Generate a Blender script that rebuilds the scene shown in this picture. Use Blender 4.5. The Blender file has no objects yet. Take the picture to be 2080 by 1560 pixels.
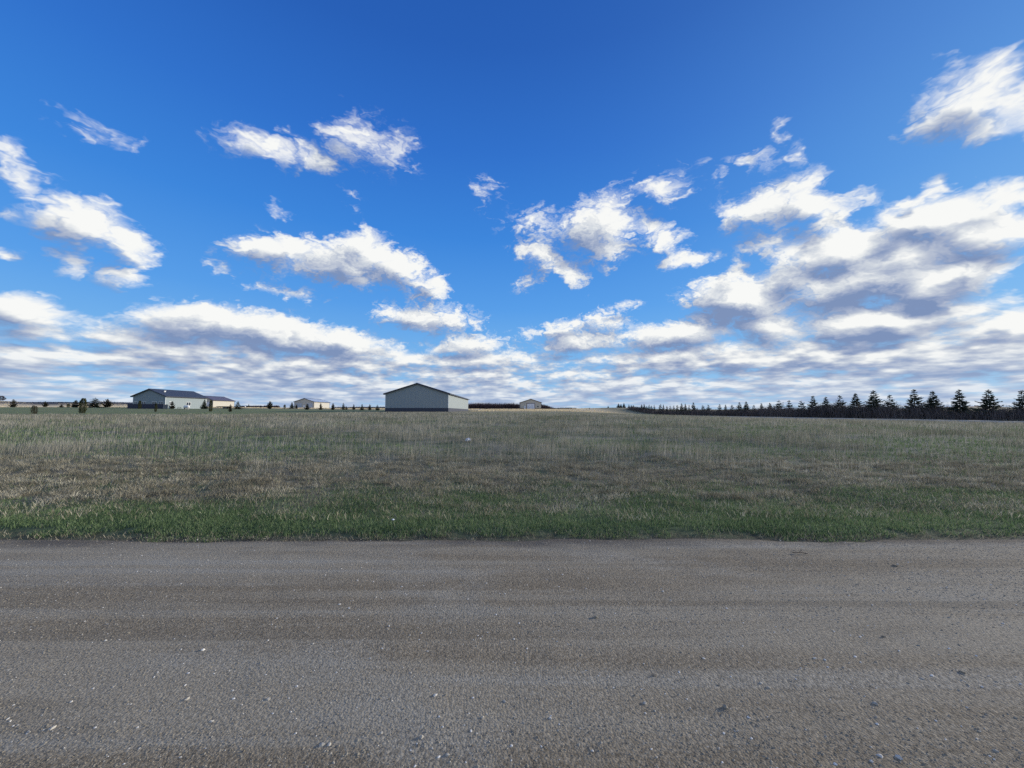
import bpy, math, random
import numpy as np
from mathutils import Vector, Matrix

random.seed(7)
RNG = np.random.default_rng(11)
SC = bpy.context.scene
COL = SC.collection

# ---------------------------------------------------------------- camera
EYE = 1.6
FPX = 782.0                      # focal length in pixels of the 2080 wide photograph
PITCH = math.atan(57.0 / FPX)
cam_d = bpy.data.cameras.new('camera')
cam_d.sensor_width = 36.0
cam_d.lens = 36.0 * FPX / 2080.0
cam_d.clip_start = 0.05
cam_d.clip_end = 20000.0
cam = bpy.data.objects.new('camera', cam_d)
cam.location = (0, 0, EYE)
cam.rotation_euler = (math.radians(90) + PITCH, 0, 0)
COL.objects.link(cam)
SC.camera = cam
SC.render.resolution_x, SC.render.resolution_y = 1024, 768


def ray(px, py):
    x = (px - 1040.0) / FPX
    y = (780.0 - py) / FPX
    c, s = math.cos(PITCH), math.sin(PITCH)
    return (x, c - y * s, s + y * c)


def at(px, py, depth):
    """world point on the ray of photo pixel (px, py) at forward distance depth"""
    d = ray(px, py)
    k = depth / d[1]
    return Vector((d[0] * k, depth, EYE + d[2] * k))


# ---------------------------------------------------------------- render settings
SC.view_settings.view_transform = 'Standard'
SC.view_settings.look = 'None'
SC.view_settings.exposure = 0.0
SC.view_settings.gamma = 1.0
SC.view_settings.use_curve_mapping = False
SC.render.engine = 'CYCLES'
cy = SC.cycles
cy.max_bounces = 5
cy.diffuse_bounces = 2
cy.glossy_bounces = 2
cy.transmission_bounces = 4
cy.transparent_max_bounces = 6
cy.use_adaptive_sampling = True
cy.adaptive_threshold = 0.012
cy.use_denoising = False


# ---------------------------------------------------------------- node helper
class NT:
    def __init__(self, tree):
        self.t = tree
        self.n = tree.nodes
        self.l = tree.links

    def new(self, typ, **kw):
        nd = self.n.new(typ)
        for k, v in kw.items():
            setattr(nd, k, v)
        return nd

    def put(self, sock, v):
        if v is None:
            return
        if isinstance(v, bpy.types.NodeSocket):
            self.l.new(v, sock)
        else:
            sock.default_value = v

    def m(self, op, a, b=None, c=None, clamp=False):
        nd = self.new('ShaderNodeMath', operation=op, use_clamp=clamp)
        for s, v in zip(nd.inputs, (a, b, c)):
            self.put(s, v)
        return nd.outputs[0]

    def vm(self, op, a, b=None, c=None, out=0, scale=None):
        nd = self.new('ShaderNodeVectorMath', operation=op)
        for s, v in zip(nd.inputs, (a, b, c)):
            self.put(s, v)
        if scale is not None:
            self.put(nd.inputs['Scale'], scale)
        return nd.outputs['Value' if out == 1 else 0]

    def comb(self, x, y, z=0.0):
        nd = self.new('ShaderNodeCombineXYZ')
        for s, v in zip(nd.inputs, (x, y, z)):
            self.put(s, v)
        return nd.outputs[0]

    def sep(self, v):
        nd = self.new('ShaderNodeSeparateXYZ')
        self.put(nd.inputs[0], v)
        return nd.outputs

    def noise(self, vec, scale, detail=4.0, rough=0.5, dim='3D', out=0, lac=2.0, dist=0.0):
        nd = self.new('ShaderNodeTexNoise', noise_dimensions=dim)
        self.put(nd.inputs['Vector'], vec)
        self.put(nd.inputs['Scale'], scale)
        self.put(nd.inputs['Detail'], detail)
        self.put(nd.inputs['Roughness'], rough)
        self.put(nd.inputs['Lacunarity'], lac)
        self.put(nd.inputs['Distortion'], dist)
        return nd.outputs[out]

    def smooth(self, v, a, b, lo=0.0, hi=1.0):
        nd = self.new('ShaderNodeMapRange', interpolation_type='SMOOTHSTEP')
        self.put(nd.inputs[0], v)
        for i, x in enumerate((a, b, lo, hi)):
            self.put(nd.inputs[i + 1], x)
        return nd.outputs[0]

    def lin(self, v, a, b, lo=0.0, hi=1.0, clamp=True):
        nd = self.new('ShaderNodeMapRange', clamp=clamp)
        self.put(nd.inputs[0], v)
        for i, x in enumerate((a, b, lo, hi)):
            self.put(nd.inputs[i + 1], x)
        return nd.outputs[0]

    def mix(self, f, a, b, blend='MIX'):
        nd = self.new('ShaderNodeMix', data_type='RGBA', blend_type=blend)
        self.put(nd.inputs[0], f)
        for s, v in ((nd.inputs[6], a), (nd.inputs[7], b)):
            if isinstance(v, (tuple, list)):
                v = tuple(v) + (1.0,) if len(v) == 3 else tuple(v)
            self.put(s, v)
        return nd.outputs[2]

    def ramp(self, f, stops, interp='LINEAR'):
        nd = self.new('ShaderNodeValToRGB')
        cr = nd.color_ramp
        cr.interpolation = interp
        while len(cr.elements) < len(stops):
            cr.elements.new(1.0)
        for e, (p, c) in zip(cr.elements, stops):
            e.position = p
            e.color = tuple(c) + (1.0,) if len(c) == 3 else tuple(c)
        self.put(nd.inputs[0], f)
        return nd.outputs[0]


def lin8(r, g, b):
    f = lambda c: (c / 255.0 / 12.92) if c <= 10 else ((c / 255.0 + 0.055) / 1.055) ** 2.4
    return (f(r), f(g), f(b))

# ---------------------------------------------------------------- sky, clouds and sun
SUN_AZ, SUN_EL = math.radians(70.0), math.radians(12.0)      # azimuth to the right of straight ahead

# each cloud of the layer: centre, half axes, tilt and density (sizes in photo pixels, turned into sky angles below)
CLOUDS = [
    (22, 318, 88, 40, -28, .66), (35, 385, 85, 24, -28, .72), (12, 426, 50, 14, -18, .62),
    (210, 265, 112, 30, -20, .66), (545, 296, 128, 40, -9, .70), (655, 318, 115, 42, -6, .78), (705, 305, 70, 46, -10, .85), (745, 288, 112, 60, -28, .80), (812, 312, 50, 42, -40, .60),
    (980, 385, 42, 36, -15, .60), (570, 432, 36, 20, -55, .46), (712, 425, 34, 12, -42, .50), (715, 383, 46, 15, -15, .46), (618, 15, 58, 16, -30, .56),
    (185, 460, 135, 58, -14, 1.1), (262, 492, 88, 44, -25, 1.05), (135, 500, 75, 42, 0, .95), (25, 515, 66, 16, -5, .9), (258, 558, 74, 28, -5, .95),
    (145, 548, 54, 16, -10, .8), (50, 622, 112, 24, -5, .9), (75, 660, 130, 22, -12, .9),
    (555, 508, 108, 40, -8, 1.), (590, 504, 50, 36, 0, 1.), (700, 530, 125, 56, -10, 1.05), (800, 540, 118, 46, -24, 1.05), (735, 492, 56, 30, 0, .95),
    (882, 575, 40, 22, -20, .95), (500, 490, 52, 20, -4, .95), (600, 550, 90, 24, -25, .7), (585, 592, 112, 15, -12, .8), (450, 545, 46, 18, -30, .55),
    (395, 507, 20, 9, 0, .42), (872, 646, 122, 32, -3, 1.), (860, 612, 64, 20, 0, .75),
    (430, 654, 170, 44, 0, 1.2), (560, 676, 170, 46, -12, 1.25), (700, 698, 150, 32, -10, 1.1), (400, 692, 120, 20, -8, .8), (100, 715, 58, 15, 0, .9), (168, 717, 30, 13, 0, .9),
    (1080, 448, 80, 32, 5, .66), (1212, 472, 92, 78, 20, 1.0), (1242, 432, 62, 52, 0, 1.), (1098, 518, 66, 42, -25, 1.), (1152, 550, 62, 30, -30, .9), (1075, 572, 44, 20, 30, .7),
    (1352, 486, 66, 34, -5, .9), (1300, 458, 54, 30, -20, .78), (1226, 547, 30, 14, 10, .6),
    (1345, 368, 84, 42, 0, .66), (1355, 395, 44, 24, 15, .85), (1420, 330, 34, 14, 25, .42), (1455, 370, 28, 19, 10, .5),
    (1540, 325, 72, 22, 8, .66), (1626, 304, 40, 30, 10, .72), (1578, 256, 26, 24, 45, .55),
    (1960, 205, 140, 66, 32, 1.), (2015, 152, 80, 50, 10, 1.), (1895, 252, 84, 40, 10, .95), (2064, 222, 60, 50, 0, .7), (1915, 130, 54, 26, 0, .62), (1985, 270, 64, 20, 12, .75), (1890, 363, 36, 22, 32, .95),
    (1555, 424, 135, 52, 16, 1.), (1650, 412, 78, 56, -20, 1.05), (1690, 452, 62, 30, -10, .95), (1560, 490, 96, 22, 15, .9), (1390, 527, 80, 19, 5, .86), (1745, 390, 48, 26, 0, .66), (1497, 548, 32, 17, 10, .95),
    (1920, 430, 145, 52, 5, 1.2), (2044, 392, 90, 44, 5, .95), (2000, 470, 155, 46, 5, 1.25), (1850, 462, 95, 46, 0, 1.1),
    (1700, 512, 165, 46, 8, 1.3), (1850, 512, 150, 46, 5, 1.3), (1965, 540, 115, 42, 10, 1.2), (1760, 570, 205, 48, 10, 1.35), (1900, 582, 115, 50, 20, 1.3),
    (1500, 608, 135, 52, 5, 1.3), (1620, 560, 100, 46, 15, 1.2), (1700, 612, 140, 28, 8, .95), (1800, 655, 225, 46, 6, 1.4), (1560, 662, 100, 36, -10, 1.1),
    (1380, 676, 150, 36, 10, 1.2), (1270, 622, 52, 14, 5, .8), (1150, 664, 110, 18, 10, .9), (1190, 692, 130, 28, 5, .9), (1225, 648, 56, 18, 0, .9), (950, 702, 100, 26, 5, .9),
    (2064, 650, 52, 26, 15, 1.), (2000, 684, 130, 18, 10, .9), (2050, 588, 30, 12, 15, .7),
]


def sky_q(px, py):
    d = ray(px, py)
    return np.array([math.atan2(d[0], d[1]), d[2] / math.hypot(d[0], d[1])])


def cloud_terms():
    """each cloud as (matrix of its ellipse in sky angles, centre, weight, reach)"""
    res = []
    for cx, cyy, a, b, ang, w in CLOUDS:
        c0 = sky_q(cx, cyy)
        J = np.stack([sky_q(cx + 1, cyy) - c0, sky_q(cx, cyy - 1) - c0], axis=1)                # d(q)/d(right, up)
        r = math.radians(ang)
        R = np.array([[math.cos(r), math.sin(r)], [-math.sin(r), math.cos(r)]])
        M = np.diag([1.0 / (a * 1.25), 1.0 / (b * 1.25)]) @ R @ np.linalg.inv(J)
        cov = np.linalg.inv(M.T @ M)
        res.append((M, c0, w, np.sqrt(np.diag(cov))))
    return res


AZ_MAX = 1.05
N_ROW, N_COL = 48, 150
R0, R1 = math.log(0.60 - 0.03), math.log(0.60 + 1.25)


def cloud_field():
    """how thick the layer is, by azimuth (columns) and height (rows): soft cones merged by a smooth maximum"""
    a = np.linspace(-AZ_MAX, AZ_MAX, N_COL)
    v = np.exp(np.linspace(R0, R1, N_ROW)) - 0.60
    A, V = np.meshgrid(a, v)
    F = np.full(A.shape, -0.7)
    for M, c0, w, ext in cloud_terms():
        x = M[0, 0] * (A - c0[0]) + M[0, 1] * (V - c0[1])
        y = M[1, 0] * (A - c0[0]) + M[1, 1] * (V - c0[1])
        b = np.maximum(w * (1 - np.hypot(x, y)), -0.7)
        h = np.clip(0.5 + 0.5 * (F - b) / 0.12, 0, 1)
        F = b * (1 - h) + F * h + 0.12 * h * (1 - h)
    return a, F


def cloud_group():
    g = bpy.data.node_groups.new('cloud_layer', 'ShaderNodeTree')
    g.interface.new_socket('Q', in_out='INPUT', socket_type='NodeSocketVector')
    g.interface.new_socket('Shift', in_out='INPUT', socket_type='NodeSocketVector')
    g.interface.new_socket('Detail', in_out='INPUT', socket_type='NodeSocketFloat')
    g.interface.new_socket('T', in_out='OUTPUT', socket_type='NodeSocketFloat')
    g.interface.new_socket('S', in_out='OUTPUT', socket_type='NodeSocketFloat')
    k = NT(g)
    gi, go = k.new('NodeGroupInput'), k.new('NodeGroupOutput')
    q0, shift, detail = gi.outputs[0], gi.outputs[1], gi.outputs[2]

    def layer(qq):
        # streets of cloud run towards one point of the horizon and shrink towards it; each cloud is wider than high
        a, vv, _ = k.sep(qq)
        p = k.m('ADD', vv, 0.13)
        x = k.m('MULTIPLY', a, 0.72)
        ln = k.m('LOGARITHM', k.m('ADD', k.m('MULTIPLY', x, x), k.m('MULTIPLY', p, p)), math.e)
        return k.comb(k.m('ARCTAN2', x, p), k.m('SUBTRACT', k.m('MULTIPLY', ln, 0.5), k.m('DIVIDE', 0.04, k.m('ADD', vv, 0.085))), 0.0)
    _, v0, _ = k.sep(q0)
    vp = k.m('ADD', v0, 0.16)
    sc = k.comb(vp, vp, 0.0)
    wv = k.vm('SUBTRACT', k.noise(layer(q0), WARP_F, 4.0, 0.6, '2D', out=1), (0.5, 0.5, 0.5))
    q = k.vm('MULTIPLY_ADD', sc, shift, q0)
    qw = k.vm('MULTIPLY_ADD', wv, k.vm('MULTIPLY', sc, (WARP_A, WARP_A * 0.7, 0.0)), q)
    aw, vw, _ = k.sep(qw)
    a01 = k.lin(aw, -AZ_MAX, AZ_MAX)
    row = k.lin(k.m('LOGARITHM', k.m('MAXIMUM', k.m('ADD', vw, 0.60), 0.3), math.e), R0, R1, 0.0, N_ROW - 1.0)
    a, F = cloud_field()
    F01 = np.clip((F + 0.7) / 2.0, 0, 1)
    colr = k.comb(a01, a01, a01)
    rowv = k.comb(row, row, row)
    tot = None
    for i in range(0, N_ROW, 3):
        cv = k.new('ShaderNodeRGBCurve')
        mp = cv.mapping
        for ch in range(3):
            c = mp.curves[ch]
            ys = F01[i + ch]
            # leave out points that lie on the straight line between their neighbours
            keep = [0]
            for t in range(1, N_COL - 1):
                if abs(ys[t] * 2 - ys[t - 1] - ys[t + 1]) > 1e-4:
                    keep.append(t)
            keep.append(N_COL - 1)
            c.points[0].location = (0.0, ys[0])
            c.points[1].location = (1.0, ys[-1])
            for t in keep[1:-1]:
                c.points.new(t / (N_COL - 1.0), ys[t])
            for p in c.points:
                p.handle_type = 'VECTOR'
        mp.update()
        k.l.new(colr, cv.inputs['Color'])
        wgt = k.vm('MAXIMUM', k.vm('SUBTRACT', (1, 1, 1), k.vm('ABSOLUTE', k.vm('SUBTRACT', rowv, (i, i + 1, i + 2)))), (0, 0, 0))
        val = k.vm('DOT_PRODUCT', cv.outputs[0], wgt, out=1)
        tot = val if tot is None else k.m('ADD', tot, val)
    acc = k.m('MULTIPLY_ADD', tot, 2.0, -0.7)
    az, vo, _ = k.sep(q)
    lc = layer(q)
    band = k.smooth(vo, 0.13, 0.215, 0.50, -0.34)
    band = k.m('MAXIMUM', band, k.smooth(k.m('ABSOLUTE', az), 1.02, 1.4, -0.4, 0.42))  # cloud beside and behind, out of view, thickened for brighter, more neutral light
    band = k.m('MAXIMUM', band, k.smooth(vo, 1.35, 2.2, -0.4, 0.42))  # unseen cloud overhead, added to brighten and whiten the diffuse light
    low = k.smooth(vo, 0.0, 0.04, 0.20, 0.0)
    big = k.noise(k.vm('MULTIPLY', k.comb(az, vo, 0.0), (3.0, 14.0, 0.0)), 1.0, 2.0, 0.5, '2D')
    bgc = k.m('SUBTRACT', k.m('MULTIPLY_ADD', k.m('SUBTRACT', big, 0.5), 0.9, band), low)
    acc = k.m('SMOOTH_MAX', acc, bgc, 0.08)
    # the far deck is seen edge on: long flat streaks, finer towards the horizon
    ld = k.comb(k.m('MULTIPLY', az, 3.2), k.m('MULTIPLY', k.m('LOGARITHM', k.m('MAXIMUM', k.m('ADD', vo, 0.055), 0.01), math.e), 1.75), 0.0)
    up = k.smooth(vo, 0.10, 0.24)
    f = k.mix(up, k.noise(ld, 5.0, detail, 0.60, '2D'), k.noise(lc, 5.0, detail, 0.59, '2D'))
    lw = k.vm('MULTIPLY_ADD', wv, (0.25, 0.25, 0.0), lc)
    vo_n = k.new('ShaderNodeTexVoronoi', voronoi_dimensions='2D', feature='F1')
    k.put(vo_n.inputs['Vector'], lw)
    vo_n.inputs['Scale'].default_value = 13.0
    vo_n.inputs['Detail'].default_value = 3.0
    vo_n.inputs['Roughness'].default_value = 0.5
    puff = k.m('SUBTRACT', 0.42, vo_n.outputs['Distance'])
    fl = k.mix(up, k.noise(ld, 5.0, 2.0, 0.5, '2D'), k.noise(lc, 5.0, 1.0, 0.5, '2D'))
    fa = k.m('ADD', 0.62, k.smooth(vo, 0.24, 0.12, 0.0, 0.75))
    fn = k.m('MULTIPLY_ADD', puff, k.m('MULTIPLY_ADD', up, 0.36, 0.12), k.m('MULTIPLY', k.m('SUBTRACT', f, 0.5), fa))
    fs = k.m('MULTIPLY', k.m('SUBTRACT', fl, 0.5), fa)
    amp = k.smooth(acc, -0.16, 0.10)
    k.l.new(k.m('SUBTRACT', k.m('MULTIPLY_ADD', fn, amp, acc), 0.015), go.inputs[0])
    k.l.new(k.m('SUBTRACT', k.m('MULTIPLY_ADD', fs, amp, acc), 0.06), go.inputs[1])
    return g


WARP_F, WARP_A = 9.0, 0.11


def dome_colour(k, q, v, clear, near_sun):
    """clear sky with the lit cloud layer over it"""
    g = cloud_group()

    def T_at(off, det):
        nd = k.new('ShaderNodeGroup')
        nd.node_tree = g
        k.l.new(q, nd.inputs[0])
        nd.inputs[1].default_value = off
        nd.inputs[2].default_value = det
        return nd.outputs
    T0, S0 = T_at((0, 0, 0), 9.0)
    T1, S1 = T_at((0.060, 0.085, 0.0), 5.0)
    alpha = k.smooth(T0, -0.05, k.smooth(v, 0.35, 0.75, 0.50, 0.66))
    relief = k.m('ADD', k.m('MULTIPLY', k.m('SUBTRACT', S0, S1), 0.85), k.m('MULTIPLY', k.m('SUBTRACT', T0, T1), 0.75))
    thick = k.smooth(S0, 0.12, 0.85)
    lit = k.m('ADD', k.m('MULTIPLY_ADD', thick, -0.37, 0.68), relief)
    lit = k.m('SUBTRACT', lit, k.smooth(v, 0.34, 0.10, 0.0, 0.03))
    lit = k.m('MULTIPLY_ADD', near_sun, 0.14, lit, clamp=True)
    ccol = k.ramp(lit, [(0.0, lin8(126, 147, 186)), (0.25, lin8(156, 170, 199)), (0.5, lin8(186, 195, 212)), (0.70, lin8(212, 218, 226)), (1.0, lin8(248, 249, 247))])
    ccol = k.mix(k.smooth(v, 0.13, 0.0, 0.0, 0.5), ccol, lin8(184, 204, 232))
    return k.mix(alpha, clear, ccol)


def build_world():
    w = bpy.data.worlds.new('World')
    SC.world = w
    w.use_nodes = True
    k = NT(w.node_tree)
    for nd in list(k.n):
        k.n.remove(nd)
    tc = k.new('ShaderNodeTexCoord')
    d = tc.outputs['Generated']
    dx, dy, dz = k.sep(d)
    hz = k.m('MAXIMUM', k.m('SQRT', k.m('ADD', k.m('MULTIPLY', dx, dx), k.m('MULTIPLY', dy, dy))), 0.05)
    v = k.m('DIVIDE', dz, hz)
    az = k.m('ARCTAN2', dx, dy)
    q = k.comb(az, k.m('MAXIMUM', v, -0.04), 0.0)
    # clear sky
    sky = k.new('ShaderNodeTexSky', sky_type='NISHITA')
    sky.sun_disc = False
    sky.sun_elevation = SUN_EL
    sky.sun_rotation = SUN_AZ
    sky.air_density = 1.0
    sky.dust_density = 0.3
    sky.ozone_density = 3.0
    nish = k.vm('SCALE', sky.outputs[0], scale=0.10)
    el = k.m('ARCSINE', dz)
    grad = k.ramp(k.lin(el, -0.05, 1.15), [
        (0.0, lin8(176, 205, 236)), (0.042, lin8(170, 204, 238)), (0.085, lin8(146, 196, 242)), (0.16, lin8(120, 184, 243)), (0.26, lin8(88, 162, 240)),
        (0.40, lin8(60, 138, 228)), (0.55, lin8(47, 116, 211)), (0.70, lin8(38, 98, 190)), (1.0, lin8(30, 80, 165))])
    sund = (math.sin(SUN_AZ) * math.cos(SUN_EL), math.cos(SUN_AZ) * math.cos(SUN_EL), math.sin(SUN_EL))
    mu = k.vm('DOT_PRODUCT', d, sund, out=1)
    near_sun = k.m('POWER', k.m('MAXIMUM', mu, 0.0), 5.0)
    clear = k.mix(0.12, grad, nish)
    clear = k.mix(k.m('MULTIPLY', near_sun, 0.30), clear, lin8(150, 205, 238))

    def bg(col):
        nd = k.new('ShaderNodeBackground')
        k.put(nd.inputs[0], col if isinstance(col, bpy.types.NodeSocket) else tuple(col) + (1.0,))
        nd.inputs[1].default_value = 1.0
        return nd.outputs[0]

    def pick(f, a, b):
        nd = k.new('ShaderNodeMixShader')
        k.put(nd.inputs[0], f)
        k.l.new(a, nd.inputs[1])
        k.l.new(b, nd.inputs[2])
        return nd.outputs[0]

    s = bg(dome_colour(k, q, v, clear, near_sun))
    s = pick(k.m('LESS_THAN', dz, -0.02), s, bg(lin8(110, 112, 105)))
    out = k.new('ShaderNodeOutputWorld')
    k.l.new(s, out.inputs[0])
    w.cycles.sampling_method = 'MANUAL'
    w.cycles.sample_map_resolution = 512

    sl = bpy.data.lights.new('sun', 'SUN')
    sl.energy = 4.2
    sl.angle = math.radians(1.0)
    sl.color = (1.0, 0.93, 0.82)
    so = bpy.data.objects.new('sun', sl)
    so.rotation_euler = Vector(sund).to_track_quat('Z', 'Y').to_euler()
    so.location = (60, 20, 30)
    COL.objects.link(so)


build_world()


# ---------------------------------------------------------------- mesh helpers
def tag(o, label=None, cat=None, group=None, kind=None):
    if label:
        o['label'] = label
    if cat:
        o['category'] = cat
    if group:
        o['group'] = group
    if kind:
        o['kind'] = kind
    return o


def empty(name, loc, rz=0.0):
    o = bpy.data.objects.new(name, None)
    o.empty_display_size = 0.3
    o.location = loc
    o.rotation_euler = (0, 0, rz)
    COL.objects.link(o)
    return o


def np_mesh(name, V, loops, counts, mat, attrs=None, smooth=False):
    """mesh from flat numpy arrays: vertices, corner vertex ids, corners per face"""
    me = bpy.data.meshes.new(name)
    V = np.ascontiguousarray(V, dtype=np.float32)
    loops = np.ascontiguousarray(loops, dtype=np.int32).ravel()
    counts = np.ascontiguousarray(counts, dtype=np.int32)
    me.vertices.add(len(V))
    me.vertices.foreach_set('co', V.ravel())
    me.loops.add(len(loops))
    me.loops.foreach_set('vertex_index', loops)
    me.polygons.add(len(counts))
    starts = np.concatenate([[0], np.cumsum(counts)[:-1]]).astype(np.int32)
    me.polygons.foreach_set('loop_start', starts)
    me.polygons.foreach_set('use_smooth', np.full(len(counts), bool(smooth)))
    for k, v in (attrs or {}).items():
        a = me.attributes.new(k, 'FLOAT', 'POINT')
        a.data.foreach_set('value', np.ascontiguousarray(v, dtype=np.float32))
    me.update(calc_edges=True)
    if mat:
        me.materials.append(mat)
    return me


def link(name, me, parent=None, loc=(0, 0, 0)):
    o = bpy.data.objects.new(name, me)
    o.location = loc
    COL.objects.link(o)
    if parent:
        o.parent = parent
    return o


class MB:
    """collects simple solids for one mesh"""

    def __init__(self):
        self.v, self.f = [], []

    def add(self, vs, fs):
        b = len(self.v)
        self.v += [tuple(p) for p in vs]
        self.f += [tuple(b + i for i in q) for q in fs]
        return self

    def box(self, x0, x1, y0, y1, z0, z1):
        vs = [(x0, y0, z0), (x1, y0, z0), (x1, y1, z0), (x0, y1, z0), (x0, y0, z1), (x1, y0, z1), (x1, y1, z1), (x0, y1, z1)]
        return self.add(vs, [(0, 3, 2, 1), (4, 5, 6, 7), (0, 1, 5, 4), (1, 2, 6, 5), (2, 3, 7, 6), (3, 0, 4, 7)])

    def extrude_y(self, prof, y0, y1):
        """closed profile of (x, z) points, counter-clockwise seen from -y, pulled from y0 to y1"""
        n = len(prof)
        vs = [(x, y0, z) for x, z in prof] + [(x, y1, z) for x, z in prof]
        fs = [tuple(range(n)), tuple(range(2 * n - 1, n - 1, -1))]
        fs += [(i, i + n, (i + 1) % n + n, (i + 1) % n) for i in range(n)]
        return self.add(vs, fs)

    def tube(self, p0, p1, r0, r1, n=6, cap=True):
        p0, p1 = Vector(p0), Vector(p1)
        d = (p1 - p0).normalized()
        a = d.orthogonal().normalized()
        b = d.cross(a)
        vs = []
        for p, r in ((p0, r0), (p1, r1)):
            for i in range(n):
                t = 2 * math.pi * i / n
                vs.append(p + a * (r * math.cos(t)) + b * (r * math.sin(t)))
        fs = [(i, (i + 1) % n, n + (i + 1) % n, n + i) for i in range(n)]
        if cap:
            fs += [tuple(range(n - 1, -1, -1)), tuple(range(n, 2 * n))]
        return self.add(vs, fs)

    def mesh(self, name, mat, bevel=0.0, smooth=False):
        me = bpy.data.meshes.new(name)
        me.from_pydata(self.v, [], self.f)
        me.update()
        if bevel > 0:
            import bmesh
            bm = bmesh.new()
            bm.from_mesh(me)
            bmesh.ops.bevel(bm, geom=list(bm.edges), offset=bevel, segments=1, affect='EDGES')
            bm.to_mesh(me)
            bm.free()
        if smooth:
            me.polygons.foreach_set('use_smooth', [True] * len(me.polygons))
        if mat:
            me.materials.append(mat)
        return me

    def build(self, name, mat, parent=None, bevel=0.0, smooth=False):
        return link(name, self.mesh(name, mat, bevel, smooth), parent)


def vnoise(x, y, f, seed=0):
    """smooth value noise 0..1 on arrays"""
    x, y = np.asarray(x, float) * f, np.asarray(y, float) * f
    xi, yi = np.floor(x).astype(np.int64), np.floor(y).astype(np.int64)
    fx, fy = x - xi, y - yi
    fx, fy = fx * fx * (3 - 2 * fx), fy * fy * (3 - 2 * fy)

    def h(a, b):
        n = (a * 374761393 + b * 668265263 + seed * 974634721) & 0x7fffffff
        n = ((n ^ (n >> 13)) * 1274126177) & 0x7fffffff
        return ((n ^ (n >> 16)) & 0xffff) / 65535.0
    return (h(xi, yi) * (1 - fx) + h(xi + 1, yi) * fx) * (1 - fy) + (h(xi, yi + 1) * (1 - fx) + h(xi + 1, yi + 1) * fx) * fy


def fbm(x, y, f, n=4, seed=0):
    s, a, t = 0.0, 1.0, 0.0
    for i in range(n):
        s = s + a * vnoise(x, y, f * 2 ** i, seed + i)
        t += a
        a *= 0.5
    return s / t


def sstep(x, a, b):
    t = np.clip((np.asarray(x, float) - a) / (b - a), 0, 1)
    return t * t * (3 - 2 * t)


# ---------------------------------------------------------------- materials
def mat(name, base=None, rough=0.8, spec=0.3, metal=0.0):
    m = bpy.data.materials.new(name)
    m.use_nodes = True
    k = NT(m.node_tree)
    p = k.n['Principled BSDF']
    p.inputs['Roughness'].default_value = rough
    p.inputs['Specular IOR Level'].default_value = spec
    p.inputs['Metallic'].default_value = metal
    if base is not None and not isinstance(base, bpy.types.NodeSocket):
        p.inputs['Base Color'].default_value = tuple(base) + (1,)
    return m, k, p


def bump(k, p, h, strength, dist):
    b = k.new('ShaderNodeBump')
    k.put(b.inputs['Height'], h)
    b.inputs['Strength'].default_value = strength
    b.inputs['Distance'].default_value = dist
    k.l.new(b.outputs[0], p.inputs['Normal'])


def position(k):
    return k.new('ShaderNodeNewGeometry').outputs['Position']


def blade_mat(name, stops, transl=0.25, rough=0.75):
    """grass and twigs: colour by each blade's own tone"""
    m, k, p = mat(name, None, rough, 0.15)
    a = k.new('ShaderNodeAttribute', attribute_name='tone')
    col = k.ramp(a.outputs['Fac'], stops)
    k.l.new(col, p.inputs['Base Color'])
    if transl > 0:
        tr = k.new('ShaderNodeBsdfTranslucent')
        k.l.new(col, tr.inputs[0])
        mx = k.new('ShaderNodeMixShader')
        mx.inputs[0].default_value = transl
        k.l.new(p.outputs[0], mx.inputs[1])
        k.l.new(tr.outputs[0], mx.inputs[2])
        k.l.new(mx.outputs[0], k.n['Material Output'].inputs[0])
    return m


def siding_mat(name, col, rib=0.30, rough=0.55, axis=None):
    """ribbed steel sheet: shallow vertical ribs, a little dirt"""
    m, k, p = mat(name, col, rough, 0.25)
    tc = k.new('ShaderNodeTexCoord').outputs['Object']
    x, y, z = k.sep(tc)
    nz = k.sep(k.new('ShaderNodeNewGeometry').outputs['Normal'])
    s = k.m('ADD', x, y)
    fr = k.m('FRACT', k.m('DIVIDE', s, rib))
    tri = k.m('ABSOLUTE', k.m('SUBTRACT', fr, 0.5))
    ribh = k.smooth(tri, 0.12, 0.20, 1.0, 0.0)
    bump(k, p, ribh, 0.2, 0.010)
    n = k.noise(tc, 0.9, 5.0, 0.6)
    streak = k.noise(k.vm('MULTIPLY', tc, (2.2, 2.2, 0.25)), 1.0, 4.0, 0.6)
    f = k.m('ADD', k.m('MULTIPLY', n, 0.5), k.m('MULTIPLY', streak, 0.5))
    c = k.mix(k.smooth(f, 0.35, 0.75, 0.0, 0.10), tuple(col), tuple(x_ * 0.80 for x_ in col))
    c = k.mix(k.m('MULTIPLY', ribh, 0.16), c, tuple(x_ * 0.7 for x_ in col))
    k.l.new(c, p.inputs['Base Color'])
    return m


def paint_mat(name, col, rough=0.5, var=0.15, scale=3.0, spec=0.4, metal=0.0):
    m, k, p = mat(name, col, rough, spec, metal)
    tc = k.new('ShaderNodeTexCoord').outputs['Object']
    n = k.noise(tc, scale, 5.0, 0.6)
    c = k.mix(k.smooth(n, 0.3, 0.7, 0.0, 1.0), tuple(x * (1 - var) for x in col), tuple(min(1, x * (1 + var)) for x in col))
    k.l.new(c, p.inputs['Base Color'])
    return m


# ---------------------------------------------------------------- terrain
ROAD_FAR, ROAD_NEAR = 5.10, -3.6
PX_R = [0, 90, 180, 250, 330, 420, 500, 600, 780, 950, 1130, 1250, 1400, 1550, 1700, 1850, 1920, 1960, 2000, 2080]
ROW_R = [815, 819, 818, 818.5, 820, 823, 826, 828.5, 830.5, 831.5, 830.5, 830, 832, 831.5, 832, 829.5, 827, 825.2, 825.5, 828]


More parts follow.
